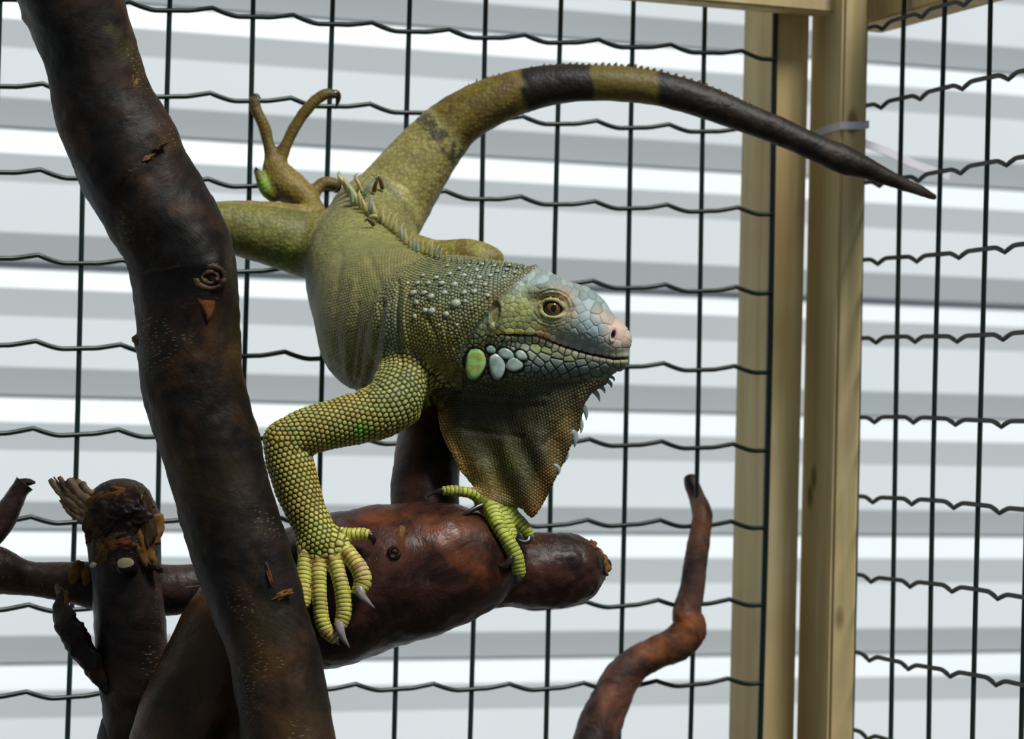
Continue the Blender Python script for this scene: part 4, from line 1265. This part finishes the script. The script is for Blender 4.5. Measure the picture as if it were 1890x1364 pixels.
base[hidx] *= (1 + 0.48 * (rnd[hidx] - 0.5) * headw[hidx])[:, None]
gd = np.where(y > mx(x) - 4, 0.95, 0.12 + 0.3 * (x < 960)) * np.where(x < 975, np.where(y > 600, 1.0, 1.0), 1.0)
gd = np.where((x > 1085) & (y > mx(x)), 0.5, gd)
blend(groove * headw * gd, (26, 28, 24))
blend(0.95 * mouthw * (headw > 0), (64, 26, 20))
blend(0.97 * nostr, (40, 16, 12))  # shade of the pit painted into the nostril's brown skin
base[ishead] *= 1.12
# black skin round the cheek plates
for (px, py, rx, ry, rot) in CHEEK:
    ca, sa = math.cos(rot), math.sin(rot)
    dx = (x - px) * ca + (y - py) * sa; dy = -(x - px) * sa + (y - py) * ca
    d = np.sqrt((dx / (rx + 4.5)) ** 2 + (dy / (ry + 4.5)) ** 2)
    blend((1 - smoothstep(0.85, 1.08, d)) * hd, (16, 16, 16))

# single scales: each a little different, dark skin in the gaps
base *= (1 + 0.42 * (body_rnd - 0.5) * bodyw)[:, None]
gdk = np.full(nV, 0.92)
for nm, a in {'torso': 0.62, 'neck': 0.85, 'head': 0.85, 'flap': 0.85}.items(): gdk[part == nm] = a
blend(body_groove * bodyw * gdk, (22, 24, 14))

WV = W(V)
polys = [q_ for q_ in Q.tolist()] + NG
me = bpy.data.meshes.new('body')
nl = np.array([len(p) for p in polys]); loops = np.concatenate([Q.ravel(), np.array([i for p in NG for i in p], int)])
me.vertices.add(nV); me.vertices.foreach_set('co', WV.astype(np.float32).ravel())
me.loops.add(len(loops)); me.loops.foreach_set('vertex_index', loops.astype(np.int32))
me.polygons.add(len(nl)); me.polygons.foreach_set('loop_start', np.concatenate([[0], np.cumsum(nl)[:-1]]).astype(np.int32))
me.polygons.foreach_set('use_smooth', np.ones(len(nl), bool))
me.update(calc_edges=True); me.validate()
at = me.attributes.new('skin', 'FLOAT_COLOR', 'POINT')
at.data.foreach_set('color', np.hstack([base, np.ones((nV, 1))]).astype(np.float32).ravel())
at = me.attributes.new('bare', 'FLOAT', 'POINT')
at.data.foreach_set('value', ((1 - np.clip(bodyw * 1.3, 0, 1)) * (headw < 0.2) * np.where((cname == 'tail') & (x > 950), 0.5, 1.0)).astype(np.float32))

def mat_skin():
    k = NT('iguana_skin')
    col = k.attr('skin').outputs['Color']
    v = k.add('ShaderNodeTexVoronoi', voronoi_dimensions='3D'); v.inputs['Scale'].default_value = 430; v.inputs['Randomness'].default_value = 0.8; k.ln(k.geo(), v.inputs['Vector'])
    bare = k.attr('bare').outputs['Fac']
    pat = k.ramp(v.outputs['Distance'], [(0.25, 1.1), (0.62, 0.74)])
    blot = k.ramp(k.noise(k.geo(), 90, 4, 0.6), [(0.35, 0.78), (0.65, 1.12)])
    c = k.mix(bare, col, k.mix(1.0, k.mix(1.0, col, pat, 'MULTIPLY'), blot, 'MULTIPLY'))
    k.ln(c, k.b.inputs['Base Color'])
    k.b.inputs['Roughness'].default_value = 0.55
    k.b.inputs['Specular IOR Level'].default_value = 0.38
    fine = k.noise(k.geo(), 1500, 3, 0.6)
    b = k.bump(fine, 0.12, 0.0002)
    b = k.bump(k.math('MULTIPLY', k.math('SUBTRACT', 1.0, v.outputs['Distance']), bare), 0.5, 0.0006, b)
    k.ln(b, k.b.inputs['Normal'])
    return k.m
M['skin'] = mat_skin()
ig = empty('iguana', W((600, 1100, -60))[0])
tag(ig, 'large green iguana with banded tail and hanging throat flap, head turned right', 'iguana')
body = link('body', me, M['skin'], ig)

# nearest skin to the camera at a picture point, for setting plates, bumps and spines on the surface
fr = np.where(VN[:, 2] < 0.5)[0]
bins = {}
bx_ = (V[fr, 0] // 4).astype(int); by_ = (V[fr, 1] // 4).astype(int)
for i, a, b in zip(fr, bx_, by_):
    if 740 < V[i, 0] < 1190 or True:
        bins.setdefault((a, b), []).append(i)
def surf(px, py, zmax=1e9):
    c = []
    for i in (-1, 0, 1):
        for j in (-1, 0, 1):
            c += bins.get((int(px // 4) + i, int(py // 4) + j), [])
    c = [i for i in c if V[i, 2] < zmax]
    if not c: return None
    c = np.array(c)
    d = (V[c, 0] - px) ** 2 + (V[c, 1] - py) ** 2
    near = c[d < max(9.0, d.min() + 1)]
    i = near[np.argmin(V[near, 2])]
    return np.array([px, py, V[i, 2]]), VN[i]

def basis(n, hint=(1, 0, 0)):
    n = np.asarray(n, float) / np.linalg.norm(n)
    a = np.array(hint, float); a = a - n * a.dot(n); a /= np.linalg.norm(a)
    return a, np.cross(n, a), n

def dome(name, p, n, rx, ry, h, mat, rot=0.0, seg=20, rings=6, power=2.2, shape=None, hint=(1, 0, 0)):
    """plate-like scale lying on the skin"""
    a, b, n = basis(n, hint)
    ca, sa = math.cos(rot), math.sin(rot)
    a, b = a * ca + b * sa, -a * sa + b * ca
    P = [p + n * h]; F = []
    for r in range(1, rings + 1):
        t = r / rings
        hh = h * (1 - t ** power) - (h * 0.5 if r == rings else 0)
        for s_ in range(seg):
            th_ = 2 * math.pi * s_ / seg
            k_ = shape(th_) if shape else 1.0
            P.append(p + a * math.cos(th_) * rx * t * k_ + b * math.sin(th_) * ry * t * k_ + n * hh)
    for s_ in range(seg): F.append((0, 1 + s_, 1 + (s_ + 1) % seg))
    for r in range(rings - 1):
        for s_ in range(seg):
            i0 = 1 + r * seg + s_; i1 = 1 + r * seg + (s_ + 1) % seg
            F.append((i0, i0 + seg, i1 + seg, i1))
    o0 = 1 + (rings - 1) * seg
    F.append(tuple(o0 + s_ for s_ in range(seg)))
    me_ = make_mesh(name, W(np.array(P)), F, True)
    import bmesh
    bm = bmesh.new(); bm.from_mesh(me_); bmesh.ops.recalc_face_normals(bm, faces=bm.faces); bm.to_mesh(me_); bm.free()
    return link(name, me_, mat, ig)

def horn(name, pts, mat, seg=10, n=4, flat=1.0):
    """tapering curved spike, pts (x, y, z, r)"""
    C = catmull(pts, n); P = C[:, :3]; R = np.maximum(C[:, 3], 0.25)
    t = np.gradient(P, axis=0); t /= np.linalg.norm(t, axis=1)[:, None]
    Vv = []; F = []
    a = np.array([0, 0, -1.0])
    for i in range(len(P)):
        a = a - t[i] * a.dot(t[i]); a /= np.linalg.norm(a); b = np.cross(t[i], a)
        for s_ in range(seg):
            th_ = 2 * math.pi * s_ / seg
            Vv.append(P[i] + (a * math.cos(th_) * flat + b * math.sin(th_)) * R[i])
    m_ = len(P)
    for i in range(m_ - 1):
        for s_ in range(seg):
            F.append((i * seg + s_, i * seg + (s_ + 1) % seg, (i + 1) * seg + (s_ + 1) % seg, (i + 1) * seg + s_))
    F.append(tuple(range(seg - 1, -1, -1))); F.append(tuple(range((m_ - 1) * seg, m_ * seg)))
    me_ = make_mesh(name, W(np.array(Vv)), F, True)
    return link(name, me_, mat, ig)

# eye
def mat_eye():
    k = NT('amber_eye')
    g = k.attr('iris').outputs['Fac']
    c = k.ramp(g, [(0.0, srgb(6, 5, 4)), (0.36, srgb(6, 5, 4)), (0.42, srgb(128, 94, 40)), (0.62, srgb(98, 68, 30)), (0.86, srgb(74, 50, 24)), (1.0, srgb(40, 30, 18))])
    n = k.noise(k.geo(), 1800, 3)
    c = k.mix(0.3, c, k.mix(1.0, c, k.ramp(n, [(0.3, 0.4), (0.7, 1.5)]), 'MULTIPLY'))
    k.ln(c, k.b.inputs['Base Color']); k.b.inputs['Roughness'].default_value = 0.06
    k.b.inputs['Specular IOR Level'].default_value = 0.7
    return k.m
import bmesh
bm = bmesh.new(); bmesh.ops.create_uvsphere(bm, u_segments=48, v_segments=32, radius=1.0)
EP = np.array([v.co[:] for v in bm.verts])
look = np.array([0.10, 0.02, -0.99]); look /= np.linalg.norm(look)
ec = EYE + np.array([1.0, 1.0, 6.5])
Ew = W(ec + EP * 18.0)
for v, w_ in zip(bm.verts, Ew): v.co = w_
for f in bm.faces: f.smooth = True
bmesh.ops.recalc_face_normals(bm, faces=bm.faces)
me_ = bpy.data.meshes.new('eyeball'); bm.to_mesh(me_); bm.free()
dl = EP - look * (EP @ look)[:, None]
rad = np.hypot(dl[:, 0] / 0.92, dl[:, 1] / 1.08); rad[(EP @ look) < 0] = 1.0
a_ = me_.attributes.new('iris', 'FLOAT', 'POINT'); a_.data.foreach_set('value', (rad * 1.12).clip(0, 1).astype(np.float32))
tag(link('eyeball', me_, mat_eye(), ig), 'amber eye with dark pupil')

# cheek plates
def mat_plate(name, stops, scale):
    k = NT(name)
    n = k.noise(k.geo(), scale, 4, 0.6, 0.6)
    k.ln(k.ramp(n, stops), k.b.inputs['Base Color'])
    k.b.inputs['Roughness'].default_value = 0.3
    k.b.inputs['Specular IOR Level'].default_value = 0.5
    k.ln(k.bump(n, 0.25, 0.001), k.b.inputs['Normal'])
    return k.m
M['plate_green'] = mat_plate('green_plate', [(0.3, srgb(120, 190, 96)), (0.46, srgb(150, 206, 130)), (0.58, srgb(150, 168, 84)), (0.72, srgb(170, 132, 62))], 170)
M['plate_grey'] = mat_plate('pearl_plate', [(0.3, srgb(110, 150, 124)), (0.5, srgb(160, 176, 172)), (0.7, srgb(186, 204, 190))], 160)
egg = lambda t: 1 + 0.10 * math.cos(2 * t + 0.6) * -1 + 0.05 * math.cos(3 * t)
for i, (px, py, rx, ry, rot) in enumerate(CHEEK):
    p, n = surf(px, py)
    nn = n * 0.6 + np.array([0.0, -0.04, -0.4]) 
    o = dome('cheek_plate', p - np.array([0, 0, 1.0]), nn, rx, ry, 4.0 if i < 2 else 2.4, M['plate_green'] if i == 0 else M['plate_grey'], -rot, 28, 7, 4.5, egg)
    if i == 0: tag(o, 'big round green cheek plate')
# pearl bumps on the neck
TUB = [(841, 560, 10, 8.5), (796, 574, 7.5, 6.5), (784, 573, 5, 5), (823, 580, 6, 6), (765, 584, 4, 5), (795, 547, 7, 6), (768, 558, 5, 5.5), (782, 540, 6, 4.5), (762, 540, 7, 5.5), (820, 540, 6, 5), (856, 540, 6, 5), (838, 525, 7, 6), (868, 522, 6, 5), (815, 522, 6, 5), (790, 522, 5, 4.5), (856, 508, 6, 4.5), (884, 512, 6, 5), (875, 538, 6, 5), (895, 525, 5, 4.5),
       (830, 505, 5, 4), (905, 508, 5, 4), (880, 498, 4.5, 4), (918, 500, 5, 4), (935, 497, 4, 3.5), (770, 522, 5, 4), (805, 512, 5, 4), (752, 522, 4, 4), (900, 545, 4.5, 4), (858, 556, 4.5, 4), (843, 600, 3, 3), (810, 600, 3, 3), (930, 510, 4, 3.5), (848, 495, 4, 3.5), (950, 502, 4, 3.5), (780, 508, 4, 3.5), (912, 490, 4, 3), (865, 490, 4, 3), (890, 487, 4, 3), (940, 489, 4, 3), (955, 493, 4, 3), (825, 490, 4, 3)]
for px, py, rx, ry in TUB:
    rx, ry = rx * 1.1, ry * 1.1
    s_ = surf(px, py)
    if s_ is None: continue
    p, n = s_
    dome('tubercle', p, n + np.array([0, -.1, -.3]), rx, ry, min(rx, ry) * 0.55, M['tubercle'], 0.3, 12, 4, 2.0)
# crest along the back
crest = [(642, 345), (655, 362), (668, 380), (684, 392), (700, 403), (712, 412), (728, 424), (742, 438), (755, 450), (770, 458), (786, 462), (802, 468), (822, 474), (845, 478), (870, 480), (895, 480), (920, 484), (945, 488), (965, 490)]
CP = catmull([(a, b, 0) for a, b in crest], 4)
rc = random.Random(9)
for i, (cx_, cy_, _) in enumerate(CP[::2]):
    ln_ = np.interp(cx_, [640, 690, 760, 800, 830, 960], [34, 26, 20, 22, 9, 5]) * rc.uniform(0.75, 1.2)
    zz = np.interp(cx_, [640, 700, 770, 800, 850, 965], [590, 520, 330, 160, 75, 15])
    s_ = surf(cx_, cy_ + 6)
    if s_ is not None: zz = s_[0][2] + 3
    lean = np.interp(cx_, [640, 700, 800, 960], [-0.55, 0.2, 0.15, 0.1]) + rc.uniform(-.35, .35)
    r0 = max(1.8, ln_ * 0.2)
    mt = M['spine_yellow'] if (cx_ < 730 and rc.random() < .6 or rc.random() < .25) else M['spine']
    horn('crest_spine', [(cx_, cy_ + 7, zz, r0), (cx_ + ln_ * 0.3 * lean, cy_ + 3 - ln_ * 0.35, zz - 3, r0 * 0.9), (cx_ + ln_ * 0.75 * lean, cy_ - ln_ * 0.7, zz - 4, r0 * 0.5), (cx_ + ln_ * (lean + .1), cy_ - ln_ * 0.95, zz - 3, 0.4)], mt, 8, 3, 0.8)
# long soft spines falling over at the hips
for (a, b, c, d, e_, f_, mk) in [(668, 352, 655, 325, 662, 318, 0), (660, 350, 672, 330, 688, 320, 0), (672, 358, 684, 335, 700, 322, 1), (690, 350, 696, 330, 684, 320, 2), (706, 345, 700, 328, 694, 322, 2), (650, 372, 648, 352, 642, 340, 1), (682, 398, 695, 400, 703, 412, 0), (690, 412, 678, 405, 672, 410, 2)]:
    s_ = surf(a, b + 6); zz = s_[0][2] - 2 if s_ is not None else 560
    horn('crest_spine', [(a, b + 4, zz, 4), ((a + c) / 2, (b + d) / 2, zz - 5, 3.6), (c, d, zz - 6, 2.4), (e_, f_, zz - 5, 0.5)], [M['spine_yellow'], M['spine'], M['spine_dark']][mk], 8, 3, 0.8)
# low saw-tooth crest on the tail
tc = catmull([(712, 322, 0), (735, 290, 0), (765, 252, 0), (790, 225, 0), (815, 200, 0), (850, 180, 0), (880, 160, 0), (930, 142, 0), (980, 128, 0), (1040, 120, 0), (1100, 120, 0), (1160, 122, 0), (1220, 132, 0), (1290, 152, 0), (1350, 178, 0), (1400, 201, 0)], 5)
for i in range(1, len(tc) - 1):
    p = tc[i]; tt = tc[i + 1] - tc[i - 1]; tt /= np.linalg.norm(tt); nn = np.array([tt[1], -tt[0], 0])
    ln_ = np.interp(p[0], [712, 830, 880, 950, 1100, 1400], [13, 13, 12, 7, 5, 4]) * rc.uniform(.5, 1.25)
    inw = -nn * 7
    mt = M['spine_yellow'] if p[0] < 800 else M['spine_dark']
    zt = 655
    horn('tail_spine', [(p[0] + inw[0], p[1] + inw[1], zt, 5), (p[0] + nn[0] * 1, p[1] + nn[1] * 1, zt, 4), (p[0] + nn[0] * ln_ + tt[0] * ln_ * .5, p[1] + nn[1] * ln_ + tt[1] * ln_ * .5, zt, 0.5)], mt, 6, 2, 0.7)
# spikes down the front edge of the throat flap
for (a, b, c, d, r0) in [(1122, 704, 1128, 716, 4), (1108, 714, 1116, 726, 4), (1096, 722, 1107, 742, 5), (1076, 752, 1082, 776, 5.5), (1068, 776, 1072, 800, 6), (1058, 800, 1060, 826, 7), (1042, 832, 1042, 854, 6), (1028, 862, 1030, 877, 4), (1128, 696, 1133, 704, 3)]:
    zz = float(dew_mid(np.array(a - 10.0), np.array(b * 1.0)))
    horn('throat_spike', [(a - 9, b - 5, zz, r0 * .9), (a + 1, b, zz, r0), ((a + c) / 2 + 3, (b + d) / 2, zz, r0 * 0.7), (c, d, zz, 0.5)], M['gular'], 8, 3, 0.5)
# claws
CLAWS = [([(627, 1146, -112, 9), (628, 1162, -119, 8), (634, 1178, -118, 5.5), (646, 1196, -110, 0.6)], 0), ([(663, 1082, -118, 9), (666, 1096, -124, 8), (676, 1108, -122, 5.5), (692, 1123, -114, 0.6)], 0),
         ([(676, 986, -96, 7.5), (685, 990, -98, 7), (690, 997, -94, 5.5), (689, 1006, -86, 1)], 1), ([(612, 1176, -96, 7), (620, 1182, -88, 5), (626, 1190, -76, 0.8)], 1), ([(560, 1112, -110, 8), (561, 1126, -110, 6), (564, 1142, -104, 0.8)], 1),
         ([(822, 905, 20, 6.5), (812, 906, 17, 5.5), (801, 910, 16, 3.5), (788, 918, 17, 0.6)], 1), ([(892, 932, 2, 6), (878, 938, -6, 5), (862, 947, -14, 3.5), (842, 958, -20, 0.6)], 1), ([(944, 1028, -20, 6.5), (936, 1040, -24, 6), (924, 1044, -24, 4), (912, 1036, -20, 0.6)], 1), ([(976, 990, 20, 8), (974, 998, 14, 7), (966, 1000, 8, 5), (956, 995, 4, 0.8)], 1), ([(957, 1062, -2, 8), (955, 1072, -6, 6), (948, 1078, -6, 0.8)], 1),
         ([(469, 186, 722, 9), (468, 178, 728, 7), (475, 176, 742, 4), (482, 184, 750, 0.6)], 1), ([(614, 173, 722, 8), (622, 174, 724, 7), (624, 184, 726, 5), (619, 202, 728, 0.7)], 1), ([(615, 338, 708, 9), (624, 342, 712, 7), (624, 352, 716, 4), (616, 356, 720, 0.7)], 1), ([(479, 324, 690, 7), (474, 316, 694, 6), (472, 308, 700, 0.7)], 1)]
for pts, dk in CLAWS:
    horn('claw', pts, M['claw_dark'] if dk else M['claw_pale'], 12, 5, 0.75)
